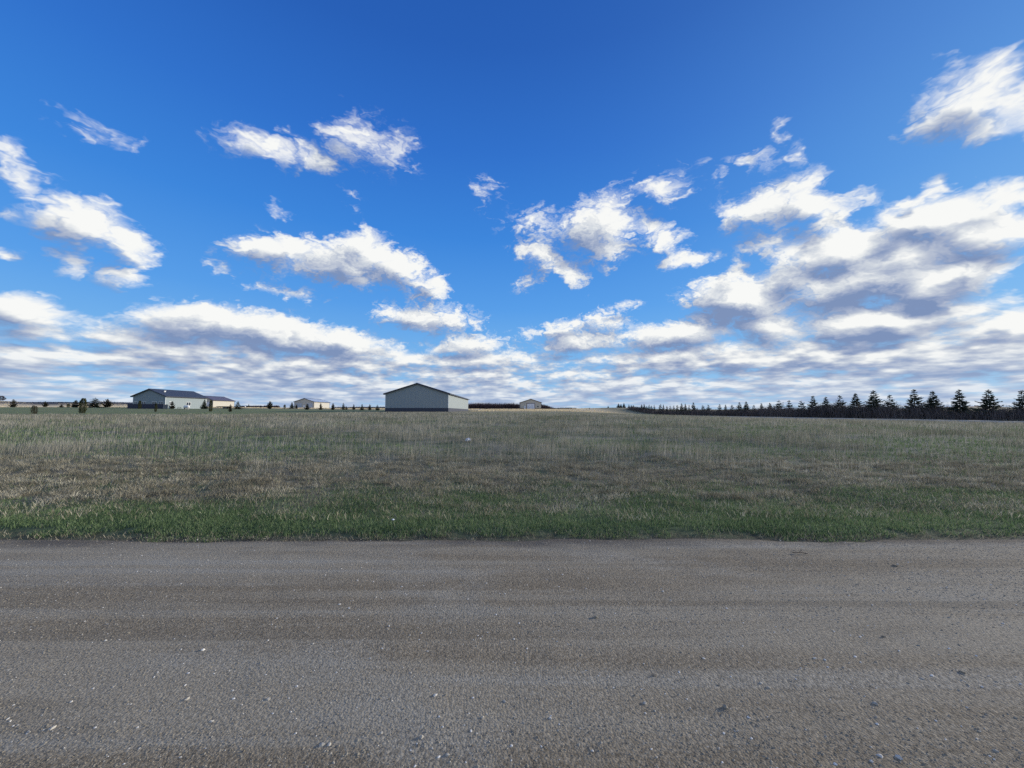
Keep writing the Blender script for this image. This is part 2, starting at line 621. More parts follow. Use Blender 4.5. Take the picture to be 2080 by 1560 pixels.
def ridge_tan(az):
    """tangent of elevation of the far skyline by azimuth"""
    t = np.tan(np.clip(az, -1.25, 1.25))
    px = 1040 + FPX * t
    row = np.interp(px, PX_R, ROW_R, left=814, right=829)
    return (837.0 - row) / FPX * np.cos(np.clip(az, -1.25, 1.25))


def terrain(x, y):
    x, y = np.asarray(x, float), np.asarray(y, float)
    P = np.interp(y, [-50, 12, 20, 35, 50, 70, 100, 145, 165, 200, 240, 300], [0, 0, 0.22, 0.60, 0.95, 1.33, 1.70, 1.95, 2.35, 2.9, 3.45, 3.9])
    W = np.interp(x, [-400, 18, 33, 46, 60, 80, 92, 200], [1, 1, 0.62, 0.27, 0.06, -0.18, -0.26, -0.26])
    W = W + (1 - W) * sstep(y, 185, 330)
    z = P * W
    z = z + np.clip(-30 - x, 0, 130) * 0.0105 * sstep(y, 60, 130) * (1 - 0.5 * sstep(y, 160, 260))
    # ditch between the road and the field
    z = z - 0.10 * sstep(y, ROAD_FAR + 0.2, 7.3) * (1 - sstep(y, 8.5, 12.3))
    z = z - 0.02 * sstep(np.abs(y - 0.6), 3.6, 4.4)
    # grassy mound at the far end of the windbreak
    z = z + 1.7 * np.exp(-((x - 84) / 34) ** 2 - ((y - 300) / 45) ** 2)
    # small unevenness off the road
    off = sstep(y, ROAD_FAR + 0.1, 7.0) + sstep(-y, 3.8, 6.0)
    z = z + off * (fbm(x, y, 0.35, 3, 3) - 0.5) * 0.16 * (1 - sstep(y, 60, 130) * 0.6)
    # rolling far land
    r = np.hypot(x, y)
    az = np.arctan2(x, np.maximum(y, 1e-3))
    zr = EYE + r * ridge_tan(az)
    f = sstep(r, 250, 1300) * (y > 0)
    z = z * (1 - f) + (zr - 6.0 * (1 - sstep(r, 700, 1300)) ) * f
    z = z - sstep(r, 1500, 4000) * 60.0
    return z


def tz(x, y):
    return float(terrain(x, y))


def grid_mesh(name, xs, ys, zf, m, smooth=True):
    X, Y = np.meshgrid(xs, ys)
    Z = zf(X, Y)
    V = np.stack([X.ravel(), Y.ravel(), Z.ravel()], 1)
    nx, ny = len(xs), len(ys)
    i, j = np.meshgrid(np.arange(nx - 1), np.arange(ny - 1))
    a = (j * nx + i).ravel()
    F = np.stack([a, a + 1, a + 1 + nx, a + nx], 1)
    return np_mesh(name, V, F, np.full(len(F), 4), m, smooth=smooth)


def ground_material():
    m, k, p = mat('field_ground', None, 0.95, 0.1)
    P = position(k)
    x, y, z = k.sep(P)
    xy = k.comb(x, y, 0.0)
    n1 = k.noise(xy, 0.6, 6.0, 0.62, '2D')
    n2 = k.noise(xy, 6.0, 5.0, 0.65, '2D')
    n3 = k.noise(k.vm('MULTIPLY', xy, (0.025, 0.06, 1)), 1.0, 5.0, 0.6, '2D')
    soil = k.mix(k.smooth(n2, 0.3, 0.7), (0.075, 0.060, 0.044), (0.150, 0.125, 0.088))
    verge = k.mix(k.smooth(n2, 0.3, 0.7), (0.060, 0.085, 0.040), (0.110, 0.135, 0.066))
    thatch = k.mix(k.smooth(n2, 0.3, 0.7), (0.130, 0.112, 0.072), (0.27, 0.235, 0.155))
    thatch = k.mix(k.smooth(n1, 0.45, 0.65, 0.0, 0.7), thatch, (0.075, 0.110, 0.052))
    tall = k.mix(k.smooth(n1, 0.35, 0.65), (0.100, 0.125, 0.068), (0.25, 0.23, 0.165))
    lawn = k.mix(k.smooth(n1, 0.3, 0.7), (0.165, 0.195, 0.088), (0.235, 0.255, 0.125))
    lawn = k.mix(k.smooth(n3, 0.45, 0.7, 0.0, 0.6), lawn, (0.20, 0.19, 0.11))
    mown = k.mix(k.smooth(n1, 0.3, 0.7), (0.220, 0.205, 0.120), (0.370, 0.320, 0.200))
    stub = k.mix(k.smooth(n3, 0.35, 0.65), (0.64, 0.50, 0.31), (0.80, 0.66, 0.44))
    # zones by real place
    wob = k.m('MULTIPLY', k.m('SUBTRACT', n1, 0.5), 3.0)
    yw = k.m('ADD', y, wob)
    c = k.mix(k.smooth(k.m('MULTIPLY_ADD', k.m('SUBTRACT', n2, 0.5), 0.7, y), 4.9, 5.5), soil, verge)
    c = k.mix(k.smooth(yw, 6.2, 7.6), c, thatch)
    c = k.mix(k.smooth(yw, 10.5, 14.5), c, tall)
    edge = k.m('ADD', yw, k.m('ADD', k.lin(x, -40.0, 60.0, 12.0, 0.0), k.m('MULTIPLY', k.smooth(x, -14.0, -4.0, 0.0, 19.0), k.smooth(x, 62.0, 36.0))))
    c = k.mix(k.smooth(edge, 80.0, 86.0), c, mown)
    lm = k.m('MULTIPLY', k.smooth(x, -28.0, -38.0), k.smooth(yw, 66.0, 72.0))
    lm = k.m('MULTIPLY', lm, k.smooth(yw, 158.0, 150.0))
    c = k.mix(lm, c, lawn)
    far = k.m('MULTIPLY', k.smooth(yw, 168.0, 205.0), k.smooth(x, 75.0, 50.0))
    c = k.mix(far, c, stub)
    cen = k.m('MULTIPLY', k.m('MULTIPLY', k.smooth(yw, 118.0, 150.0), k.smooth(x, -16.0, -8.0)), k.smooth(x, 62.0, 40.0))
    c = k.mix(k.m('MULTIPLY', cen, 0.85), c, (0.58, 0.47, 0.30))
    vfar = k.m('MULTIPLY', k.smooth(y, 700.0, 800.0), k.smooth(x, 150.0, 450.0))
    c = k.mix(vfar, c, (0.24, 0.15, 0.11))
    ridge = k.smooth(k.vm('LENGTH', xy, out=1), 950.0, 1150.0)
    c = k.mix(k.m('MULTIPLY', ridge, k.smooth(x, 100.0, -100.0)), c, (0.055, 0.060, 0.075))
    k.l.new(c, p.inputs['Base Color'])
    bump(k, p, n2, 0.5, 0.04)
    return m


def sym_lines(vals):
    v = np.array(vals, float)
    return np.unique(np.concatenate([-v, v]))


xs = sym_lines(list(np.arange(0, 24, 0.4)) + list(np.arange(24, 120, 2.0)) + list(np.geomspace(120, 6000, 60)))
ys = np.unique(np.concatenate([[-300, -120, -60, -30, -15], np.arange(-8, 16, 0.3), np.arange(16, 60, 1.0), np.arange(60, 330, 3.0), np.geomspace(330, 6000, 60)]))


def ground_z(x, y):
    # the sheet passes just under the road
    z = terrain(x, y)
    under = (1 - sstep(y, ROAD_FAR + 0.05, ROAD_FAR + 0.45)) * sstep(y, ROAD_NEAR - 0.6, ROAD_NEAR)
    return z - 0.03 * under


tag(link('ground', grid_mesh('ground', xs, ys, ground_z, ground_material())), kind='structure')


def road_material():
    m, k, p = mat('gravel', None, 0.93, 0.12)
    P = position(k)
    x, y, z = k.sep(P)
    xy = k.comb(x, y, 0.0)
    long_ = k.vm('MULTIPLY', xy, (0.10, 2.0, 1.0))
    bands = k.noise(long_, 1.0, 5.0, 0.6, '2D', dist=0.25)
    lanes = k.noise(k.vm('MULTIPLY', xy, (0.045, 2.6, 1.0)), 1.0, 2.0, 0.5, '2D')
    patch = k.noise(k.vm('MULTIPLY', xy, (0.55, 1.3, 1.0)), 1.0, 5.0, 0.6, '2D')
    fine = k.noise(xy, 45.0, 6.0, 0.75, '2D')
    vor = k.new('ShaderNodeTexVoronoi', voronoi_dimensions='2D', feature='F1')
    k.put(vor.inputs['Vector'], xy)
    vor.inputs['Scale'].default_value = 75.0
    vr = k.sep(vor.outputs['Color'])
    base = k.mix(k.smooth(bands, 0.33, 0.66), ROAD_DARK, ROAD_LIGHT)
    base = k.mix(k.smooth(patch, 0.52, 0.72, 0.0, 0.55), base, ROAD_PALE)
    base = k.mix(k.smooth(patch, 0.46, 0.30, 0.0, 0.45), base, ROAD_DARK)
    base = k.mix(k.smooth(lanes, 0.56, 0.66, 0.0, 0.6), base, ROAD_PALE)
    base = k.mix(k.smooth(lanes, 0.44, 0.34, 0.0, 0.55), base, tuple(v * 0.86 for v in ROAD_DARK))
    grain = k.mix(k.smooth(fine, 0.28, 0.72), tuple(v * 0.62 for v in (1, 1, 1)), (1.32, 1.32, 1.32))
    base = k.mix(1.0, base, grain, 'MULTIPLY')
    peb = k.mix(vr[1], (0.70, 0.68, 0.66), (1.35, 1.33, 1.30))
    base = k.mix(k.smooth(bands, 0.62, 0.42, 0.15, 0.8), base, k.mix(1.0, base, peb, 'MULTIPLY'))
    # damp dark soil crumbs along the grass edge
    e = k.smooth(k.m('MULTIPLY_ADD', k.m('SUBTRACT', patch, 0.5), 0.9, y), 4.60, 5.02)
    base = k.mix(k.m('MULTIPLY', e, 0.75), base, k.mix(k.smooth(fine, 0.3, 0.7), (0.045, 0.038, 0.032), (0.12, 0.10, 0.08)))
    k.l.new(base, p.inputs['Base Color'])
    h = k.m('ADD', k.m('MULTIPLY', fine, 0.6), k.m('MULTIPLY', k.m('SUBTRACT', 1.0, vor.outputs['Distance']), 0.5))
    bump(k, p, h, 0.55, 0.010)
    return m


ROAD_DARK, ROAD_LIGHT, ROAD_PALE = (0.260, 0.213, 0.144), (0.358, 0.306, 0.218), (0.372, 0.337, 0.262)


def road_edge(x):
    """far edge of the gravel, bulging a little and ragged"""
    return ROAD_FAR + 0.16 * (fbm(x, x * 0, 0.5, 4, 21) - 0.5) * 2 + 0.0022 * np.clip(np.abs(x) - 1, 0, 9) ** 2 + 0.05 * (fbm(x, x * 0, 6.0, 2, 5) - 0.5)


def road_z(x, y):
    # washboard and wheel tracks, a centimetre or two
    tr = 0.012 * (fbm(x * 0.05, y, 1.6, 3, 31) - 0.5) + 0.008 * (fbm(x, y, 1.2, 3, 8) - 0.5) + 0.006 * (fbm(x, y, 7.0, 2, 9) - 0.5)
    return tr


rx = sym_lines(list(np.arange(0, 10, 0.06)) + list(np.arange(10, 24, 0.25)) + list(np.geomspace(24, 1500, 40)))
rt = np.linspace(0, 1, 150)
X, T = np.meshgrid(rx, rt)
Y = ROAD_NEAR + (road_edge(X) - ROAD_NEAR) * T
Z = road_z(X, Y) - 0.05 * sstep(T, 0.975, 1.0) - 0.05 * sstep(-T, -0.02, 0.0)
V = np.stack([X.ravel(), Y.ravel(), Z.ravel()], 1)
nx, ny = len(rx), len(rt)
i, j = np.meshgrid(np.arange(nx - 1), np.arange(ny - 1))
a = (j * nx + i).ravel()
F = np.stack([a, a + 1, a + 1 + nx, a + nx], 1)
tag(link('road', np_mesh('road', V, F, np.full(len(F), 4), road_material(), smooth=True)), kind='structure')

# side road along the windbreak
sm, sk, sp_ = mat('pale_gravel', None, 0.95, 0.1)
sn = sk.noise(sk.vm('MULTIPLY', position(sk), (1.0, 0.15, 1.0)), 1.5, 5.0, 0.6)
sk.l.new(sk.mix(sn, (0.44, 0.36, 0.26), (0.60, 0.51, 0.38)), sp_.inputs['Base Color'])
sy = np.arange(46, 215, 2.0)
sxs = np.array([74.2, 75.2, 76.5, 78.0, 79.0])
prof = np.array([0.0, 0.34, 0.42, 0.36, 0.0])
SX, SY = np.meshgrid(sxs, sy)
SZ = terrain(SX, SY) + prof[None, :] + 0.01
V = np.stack([SX.ravel(), SY.ravel(), SZ.ravel()], 1)
nx, ny = len(sxs), len(sy)
i, j = np.meshgrid(np.arange(nx - 1), np.arange(ny - 1))
a = (j * nx + i).ravel()
F = np.stack([a, a + 1, a + 1 + nx, a + nx], 1)
tag(link('side_road', np_mesh('side_road', V, F, np.full(len(F), 4), sm, smooth=True)), kind='structure')


# ---------------------------------------------------------------- gravel stones on the road
def stone_shapes(n, seed, lo=False):
    """a few irregular pebbles: (verts, faces)"""
    rng = np.random.default_rng(seed)
    res = []
    if lo:
        bv = np.array([(1, 0, 0), (-1, 0, 0), (0, 1, 0), (0, -1, 0), (0, 0, 1), (0, 0, -1)], float)
        bf = np.array([(0, 2, 4), (2, 1, 4), (1, 3, 4), (3, 0, 4), (2, 0, 5), (1, 2, 5), (3, 1, 5), (0, 3, 5)])
    else:
        t = (1 + 5 ** 0.5) / 2
        bv = np.array([(-1, t, 0), (1, t, 0), (-1, -t, 0), (1, -t, 0), (0, -1, t), (0, 1, t), (0, -1, -t), (0, 1, -t), (t, 0, -1), (t, 0, 1), (-t, 0, -1), (-t, 0, 1)], float)
        bv /= np.linalg.norm(bv[0])
        bf = np.array([(0, 11, 5), (0, 5, 1), (0, 1, 7), (0, 7, 10), (0, 10, 11), (1, 5, 9), (5, 11, 4), (11, 10, 2), (10, 7, 6), (7, 1, 8), (3, 9, 4), (3, 4, 2), (3, 2, 6), (3, 6, 8), (3, 8, 9), (4, 9, 5), (2, 4, 11), (6, 2, 10), (8, 6, 7), (9, 8, 1)])
    for _ in range(n):
        v = bv * (1 + rng.uniform(-0.28, 0.28, (len(bv), 1)))
        v *= np.array([1.0, rng.uniform(0.6, 0.95), rng.uniform(0.4, 0.75)])
        res.append((v, bf))
    return res


def scatter_stones(name, x, y, size, tone, shapes, m, sink=0.62):
    n = len(x)
    z = road_z(x, y)
    which = RNG.integers(0, len(shapes), n)
    ang = RNG.uniform(0, 2 * math.pi, n)
    Vs, Fs, At, base = [], [], [], 0
    for s, (v, f) in enumerate(shapes):
        ids = np.nonzero(which == s)[0]
        if not len(ids):
            continue
        c, sn = np.cos(ang[ids])[:, None], np.sin(ang[ids])[:, None]
        sz = size[ids][:, None]
        vx = (v[None, :, 0] * c - v[None, :, 1] * sn) * sz + x[ids][:, None]
        vy = (v[None, :, 0] * sn + v[None, :, 1] * c) * sz + y[ids][:, None]
        vz = v[None, :, 2] * sz + z[ids][:, None] + sz * 0.5 * (0.5 - sink)
        Vs.append(np.stack([vx, vy, vz], 2).reshape(-1, 3))
        Fs.append((f[None] + (np.arange(len(ids)) * len(v))[:, None, None] + base).reshape(-1, 3))
        At.append(np.repeat(tone[ids], len(v)))
        base += len(ids) * len(v)
    F = np.concatenate(Fs)
    return np_mesh(name, np.concatenate(Vs), F, np.full(len(F), 3), m, {'tone': np.concatenate(At)})


def frustum_xy(n, y0, y1, power, slope=1.42, pad=0.4, rng=RNG):
    """random ground points in the fan ahead; density falls as y**-power"""
    yy = np.linspace(y0, y1, 4000)
    w = (slope * yy + pad) * yy ** (-power)
    cdf = np.cumsum(w)
    cdf /= cdf[-1]
    y = np.interp(rng.random(n), cdf, yy)
    x = rng.uniform(-1, 1, n) * (slope * y + pad)
    return x, y


stone_m = blade_mat('pebbles', [(0.0, (0.175, 0.146, 0.103)), (0.35, (0.262, 0.226, 0.163)), (0.62, (0.345, 0.306, 0.230)), (0.86, (0.46, 0.42, 0.34)), (1.0, (0.78, 0.74, 0.65))], 0.0, 0.85)
gx, gy = frustum_xy(210000, 1.3, 5.1, 0.9, 1.42, 3.8)
bandf = fbm(gx * 0.09, gy, 1.8, 4, 31)
keep = RNG.random(len(gx)) < np.clip((bandf - 0.34) * 3.2, 0.10, 1)
gx, gy = gx[keep], gy[keep]
gs = np.clip(RNG.lognormal(math.log(0.0038), 0.40, len(gx)), 0.0022, 0.0095)
tone = np.clip(RNG.normal(0.42, 0.20, len(gx)), 0, 0.95)
tag(link('gravel', scatter_stones('gravel', gx, gy, gs, tone, stone_shapes(10, 4, True), stone_m)), kind='stuff')
gx, gy = frustum_xy(4300, 1.3, 5.05, 1.2, 1.42, 3.8)
gs = np.clip(RNG.lognormal(math.log(0.0058), 0.32, len(gx)), 0.004, 0.011)
tone = np.clip(np.where(RNG.random(len(gx)) < 0.45, RNG.normal(0.97, 0.08, len(gx)), RNG.normal(0.50, 0.16, len(gx))), 0.15, 1)
tag(link('loose_pebbles', scatter_stones('loose_pebbles', gx, gy, gs, tone, stone_shapes(12, 9), stone_m, 0.75)), kind='stuff')


# ---------------------------------------------------------------- grass and twigs: tapering bent blades
def blades(name, x, y, z, h, lean, azim, width, tone, m, tipw=0.0):
    """one mesh of five-point blades; lean is the angle from upright at the tip"""
    n = len(x)
    ca, sa = np.cos(azim), np.sin(azim)
    l1 = lean * 0.45
    mx = h * 0.55 * np.sin(l1)
    mz = h * 0.55 * np.cos(l1)
    tx = mx + h * 0.45 * np.sin(lean)
    tzv = mz + h * 0.45 * np.cos(lean)
    face = RNG.uniform(0, 2 * math.pi, n)
    wx, wy = np.cos(face) * width * 0.5, np.sin(face) * width * 0.5
    B = np.stack([x, y, z - 0.01], 1)
    M = np.stack([x + mx * ca, y + mx * sa, z + mz], 1)
    T = np.stack([x + tx * ca, y + tx * sa, z + np.maximum(tzv, 0.005)], 1)
    Wd = np.stack([wx, wy, wx * 0], 1)
    V = np.stack([B - Wd, B + Wd, M + Wd * 0.8, M - Wd * 0.8, T], 1).reshape(-1, 3)
    b = np.arange(n) * 5
    q = np.stack([b, b + 1, b + 2, b + 3], 1)
    t = np.stack([b + 3, b + 2, b + 4], 1)
    loops = np.concatenate([q, t], 1).ravel()
    counts = np.tile([4, 3], n)
    return np_mesh(name, V, loops, counts, m, {'tone': np.repeat(tone, 5)})


green_m = blade_mat('green_grass', [(0.0, (0.082, 0.128, 0.055)), (0.5, (0.166, 0.238, 0.104)), (0.85, (0.250, 0.320, 0.156)), (1.0, (0.38, 0.37, 0.24))], 0.30)
dry_m = blade_mat('dry_grass', [(0.0, (0.150, 0.134, 0.090)), (0.4, (0.305, 0.272, 0.186)), (0.75, (0.455, 0.410, 0.292)), (1.0, (0.66, 0.61, 0.46))], 0.25)
tall_m = blade_mat('tall_dry_grass', [(0.0, (0.140, 0.138, 0.094)), (0.4, (0.280, 0.264, 0.194)), (0.75, (0.420, 0.390, 0.305)), (1.0, (0.56, 0.525, 0.43))], 0.30)

# green verge along the road
n = 400000
y = 4.85 + 5.2 * RNG.beta(1.05, 1.7, n)
x = RNG.uniform(-1, 1, n) * (1.5 * y + 8.0)
e = road_edge(x)
g1 = fbm(x, y, 0.7, 4, 51)
dens = np.clip((y - e - 0.10 + (fbm(x, x * 0, 1.1, 3, 160) - 0.5) * 0.75) * 5 + (fbm(x, y, 4.0, 2, 60) - 0.5) * 2.6, 0, 1) * (1 - sstep(y - (fbm(x, y * 1.6, 0.55, 4, 151) - 0.5) * 5.0 - 0.7 * sstep(x / y, -0.2, 0.9), 7.0, 9.6)) * (0.30 + 0.70 * sstep(g1, 0.32, 0.50))
keep = RNG.random(n) < dens
x, y, g1 = x[keep], y[keep], g1[keep]
k_ = len(x)
h = RNG.uniform(0.035, 0.092, k_) * (0.65 + 0.7 * fbm(x, y, 1.6, 3, 8)) * (0.45 + 0.55 * sstep(y - road_edge(x), 0.0, 0.5))
tone = np.clip(RNG.normal(0.45, 0.2, k_) + (fbm(x, y, 1.1, 3, 17) - 0.5) * 0.7 + (RNG.random(k_) < 0.06) * 0.5, 0, 1)
tag(link('grass', blades('grass', x, y, terrain(x, y) - 0.01, h, RNG.uniform(0.25, 1.2, k_), RNG.uniform(0, 6.283, k_), RNG.uniform(0.004, 0.009, k_), tone, green_m)), kind='stuff')

# matted dead grass of the ditch: tussocks whose blades lie outwards
n = 360000
nt = 5600
tx_, ty_ = frustum_xy(nt, 5.9, 14.6, 0.8, 1.45, 9.0)
tsz = RNG.uniform(0.07, 0.30, nt)
pick = RNG.integers(0, nt, n)
rr = np.sqrt(RNG.random(n)) * tsz[pick]
aa = RNG.uniform(0, 6.283, n)
x = tx_[pick] + rr * np.cos(aa) * 1.5
y = ty_[pick] + rr * np.sin(aa) * 0.8
g1 = fbm(x, y, 0.7, 4, 51)
dens = (0.10 + 0.90 * sstep(y - (fbm(x, y * 1.6, 0.55, 4, 151) - 0.5) * 5.0 - 0.7 * sstep(x / y, -0.2, 0.9), 6.5, 9.4)) * (1 - 0.80 * sstep(y + (g1 - 0.5) * 4.0, 11.2, 14.6)) + 0.05
keep = (RNG.random(n) < dens) & (y > 5.4)
x, y, aa, pick = x[keep], y[keep], aa[keep], pick[keep]
k_ = len(x)
hump = 0.10 * (1 - (rr[keep] / tsz[pick]) ** 2) * (tsz[pick] / 0.34)
wind = 0.5
azm = np.where(RNG.random(k_) < 0.45, wind + RNG.normal(0, 1.0, k_) + (RNG.random(k_) < 0.4) * 3.1, aa)
tt = RNG.normal(0, 0.22, nt)
tone = np.clip(RNG.normal(0.46, 0.17, k_) + tt[pick] + (fbm(x, y, 0.45, 3, 77) - 0.5) * 0.5, 0, 1)
tag(link('dead_grass', blades('dead_grass', x, y, terrain(x, y) + hump, RNG.uniform(0.05, 0.15, k_), RNG.uniform(1.05, 1.55, k_), azm, RNG.uniform(0.004, 0.009, k_), tone, dry_m)), kind='stuff')

# fresh green shoots between the tussocks and in the field
n = 200000
x, y = frustum_xy(n, 6.0, 75.0, 1.45, 1.45, 9.0)
g2 = fbm(x, y * 1.5, 0.22, 4, 91)
right = sstep(x / (y + 4), -0.3, 0.9)
near = 1 - sstep(y, 30, 75) * 0.7
dens = np.where(y < 12.4, sstep(g2, 0.50, 0.62) * 0.45 + 0.10 + 0.45 * right, sstep(g2, 0.40, 0.58) * 0.9 + 0.14 + 0.35 * right) * near
keep = RNG.random(n) < dens
x, y = x[keep], y[keep]
k_ = len(x)
wd = np.maximum(0.007, 0.00105 * y) * RNG.uniform(0.7, 1.3, k_)
h = RNG.uniform(0.06, 0.15, k_) * np.where(y < 12.4, 0.8, 1.25)
tone = np.clip(RNG.normal(0.42, 0.18, k_) + (fbm(x, y, 0.5, 2, 5) - 0.5) * 0.4, 0, 0.92)
tag(link('green_shoots', blades('green_shoots', x, y, terrain(x, y), h, RNG.uniform(0.2, 1.1, k_), RNG.uniform(0, 6.283, k_), wd, tone, green_m)), kind='stuff')

# standing dead grass of the field, thinning with distance
n = 600000
x, y = frustum_xy(n, 8.5, 86.0, 1.55, 1.45, 9.0)
g3 = fbm(x, y * 1.4, 0.22, 4, 91)
cl = fbm(x, y, 1.3, 3, 44)
far_edge = 84 - np.interp(x, [-100, -42, -30, -14, -4, 38, 62, 100], [24, 22, 2, 2, 21, 21, 3, 12])
dens = (0.22 + 0.78 * sstep(cl, 0.38, 0.66)) * (1.0 - 0.80 * sstep(g3, 0.43, 0.58) * (1 - sstep(y, 22, 50))) * (1 - 0.35 * sstep(x / (y + 4), 0.1, 1.1)) * (0.10 * sstep(y, 8.5, 11) + 0.90 * sstep(y + (cl - 0.5) * 3.0 + (g3 - 0.5) * 5.0, 11.3, 14.4)) * (y < far_edge + (cl - 0.5) * 5)
dens = dens * np.where((x > 70) & (y > 40), 0.0, 1.0)
keep = RNG.random(n) < dens
x, y, cl = x[keep], y[keep], cl[keep]
k_ = len(x)
h = RNG.uniform(0.18, 0.52, k_) * (0.65 + 0.6 * cl) * (1 - 0.35 * sstep(y, far_edge[keep] - 22, far_edge[keep]))
wd = np.maximum(0.0045, 0.00042 * y) * RNG.uniform(0.7, 1.4, k_)
tone = np.clip(RNG.normal(0.50, 0.17, k_) + (fbm(x, y * 1.5, 0.30, 4, 14) - 0.5) * 1.1 + (fbm(x, y, 2.2, 2, 15) - 0.5) * 0.5, 0, 1)
tag(link('tall_grass', blades('tall_grass', x, y, terrain(x, y), h, np.abs(RNG.normal(0.12, 0.28, k_)), RNG.normal(0.4, 1.2, k_), wd, tone, tall_m)), kind='stuff')

# straw and roots along the crumbling road edge
n = 4200
x = RNG.uniform(-16, 16, n)
y = road_edge(x) + RNG.normal(0.02, 0.13, n)
tag(link('straw', blades('straw', x, y, np.maximum(terrain(x, y), -0.02) + 0.005, RNG.uniform(0.03, 0.10, n), RNG.uniform(1.35, 1.56, n), RNG.uniform(0, 6.283, n), RNG.uniform(0.003, 0.006, n), np.clip(RNG.normal(0.25, 0.25, n), 0, 0.9), dry_m)), kind='stuff')

# straw stubble of the harvested fields far behind
stub_m = blade_mat('stubble_straw', [(0.0, (0.42, 0.33, 0.19)), (0.5, (0.66, 0.54, 0.34)), (1.0, (0.82, 0.72, 0.50))], 0.35)
n = 90000
y = np.exp(RNG.uniform(math.log(120), math.log(800), n))
x = RNG.uniform(-1.4, 0.35, n) * y
ok = ((x < -20) & (y > 178 + 25 * (fbm(x, y, 0.03, 2, 9) - 0.5))) | ((x > -14) & (x < 64) & (y > 126 + 20 * (fbm(x, y, 0.06, 2, 19) - 0.5)) & (y < 470))
ok &= ~((x > -36) & (x < -14) & (y < 150))
x, y = x[ok], y[ok]
k_ = len(x)
tag(link('stubble', blades('stubble', x, y, terrain(x, y), RNG.uniform(0.22, 0.42, k_), np.abs(RNG.normal(0.1, 0.2, k_)), RNG.uniform(0, 6.283, k_), 0.0016 * y * RNG.uniform(0.7, 1.4, k_), np.clip(RNG.normal(0.55, 0.22, k_), 0, 1), stub_m)), kind='stuff')


# ---------------------------------------------------------------- steel sheds and the house
TRIM_WHITE = paint_mat('white_trim', (0.72, 0.73, 0.72), 0.5, 0.06)
TRIM_DARK = paint_mat('dark_trim', (0.030, 0.034, 0.050), 0.45, 0.2)
GLASS, gk, gp = mat('window_glass', (0.03, 0.04, 0.05), 0.08, 0.6)
DOOR_WHITE = paint_mat('white_door', (0.74, 0.75, 0.77), 0.5, 0.05)


def gable_shed(name, label, x, y, yaw, width, length, eave, ridge, m_wall, m_wains, m_roof, m_trim, wains=1.0, over=0.35, z0=None, m_corner=None):
    """steel building; local origin at the middle of its front gable, length runs away along +y"""
    if z0 is None:
        z0 = tz(x, y)
    root = empty(name, (x, y, z0), yaw)
    tag(root, label, 'shed' if name != 'farmhouse' else 'house')
    w = width / 2
    lo = wains if m_wains else -0.6
    wall = MB().extrude_y([(-w, lo), (w, lo), (w, eave), (0, ridge), (-w, eave)], 0, length)
    wall.build('wall', m_wall, root)
    if m_wains:
        MB().extrude_y([(-w - 0.02, -0.6), (w + 0.02, -0.6), (w + 0.02, wains), (-w - 0.02, wains)], -0.02, length + 0.02).build('wainscot', m_wains, root)
    sl = (ridge - eave) / w
    t = 0.16
    ex, ez = w + over, eave - over * sl
    roof = MB()
    roof.extrude_y([(-ex, ez + 0.01), (0, ridge + 0.01), (0, ridge + t), (-ex, ez + t)], -over, length + over)
    roof.extrude_y([(0, ridge + 0.01), (ex, ez + 0.01), (ex, ez + t), (0, ridge + t)], -over, length + over)
    ro = roof.build('roof', m_roof, root)
    cap = MB().extrude_y([(-0.28, ridge + t - 0.28 * sl + 0.02), (0, ridge + t + 0.02), (0.28, ridge + t - 0.28 * sl + 0.02), (0, ridge + t + 0.08)], -over - 0.01, length + over + 0.01)
    cap.build('ridge_cap', m_trim, ro)
    # rake boards on the gables, eave boards along the sides
    for yy in (-over - 0.045, length + over + 0.005):
        f = MB()
        f.extrude_y([(-ex - 0.03, ez - 0.10), (0, ridge - 0.12), (0, ridge + t + 0.015), (-ex - 0.03, ez + t + 0.02)], yy, yy + 0.04)
        f.extrude_y([(0, ridge - 0.12), (ex + 0.03, ez - 0.10), (ex + 0.03, ez + t + 0.02), (0, ridge + t + 0.015)], yy, yy + 0.04)
        f.build('fascia', m_trim, ro)
    for s in (-1, 1):
        xx = s * (ex + 0.02)
        MB().box(min(xx, xx + s * 0.05), max(xx, xx + s * 0.05), -over, length + over, ez - 0.12, ez + t).build('eave_board', m_trim, ro)
    cm = m_corner or m_trim
    for sx in (-1, 1):
        for yy in (0, length):
            xa, xb = sorted((sx * (w - 0.10), sx * (w + 0.03)))
            ya, yb = (-0.03, 0.10) if yy == 0 else (length - 0.10, length + 0.03)
            MB().box(xa, xb, ya, yb, lo if not m_wains else wains, eave - 0.02).build('corner_trim', cm, root)
    return root


def window_on(root, name, x, z, w, h, side='front', wx=0.0, m_frame=TRIM_WHITE, split=True):
    """window with frame and pane on the front gable (x along it) or the right wall (x is the distance along it)"""
    d = 0.06
    fr, pa = MB(), MB()

    def put(mb, a0, a1, z0, z1, p0, p1):
        if side == 'front':
            mb.box(a0, a1, -p1, -p0, z0, z1)
        else:
            mb.box(wx + p0, wx + p1, a0, a1, z0, z1)
    b = 0.11
    put(fr, x - w / 2 - b, x + w / 2 + b, z + h, z + h + b, 0.0, d)
    put(fr, x - w / 2 - b, x + w / 2 + b, z - b, z, 0.0, d)
    put(fr, x - w / 2 - b, x - w / 2, z, z + h, 0.0, d)
    put(fr, x + w / 2, x + w / 2 + b, z, z + h, 0.0, d)
    if split:
        put(fr, x - b / 2, x + b / 2, z, z + h, 0.0, d)
    f = fr.build('frame', m_frame, None)
    put(pa, x - w / 2, x + w / 2, z, z + h, 0.012, 0.03)
    p = pa.build(name, GLASS, root)
    f.parent = p
    return p


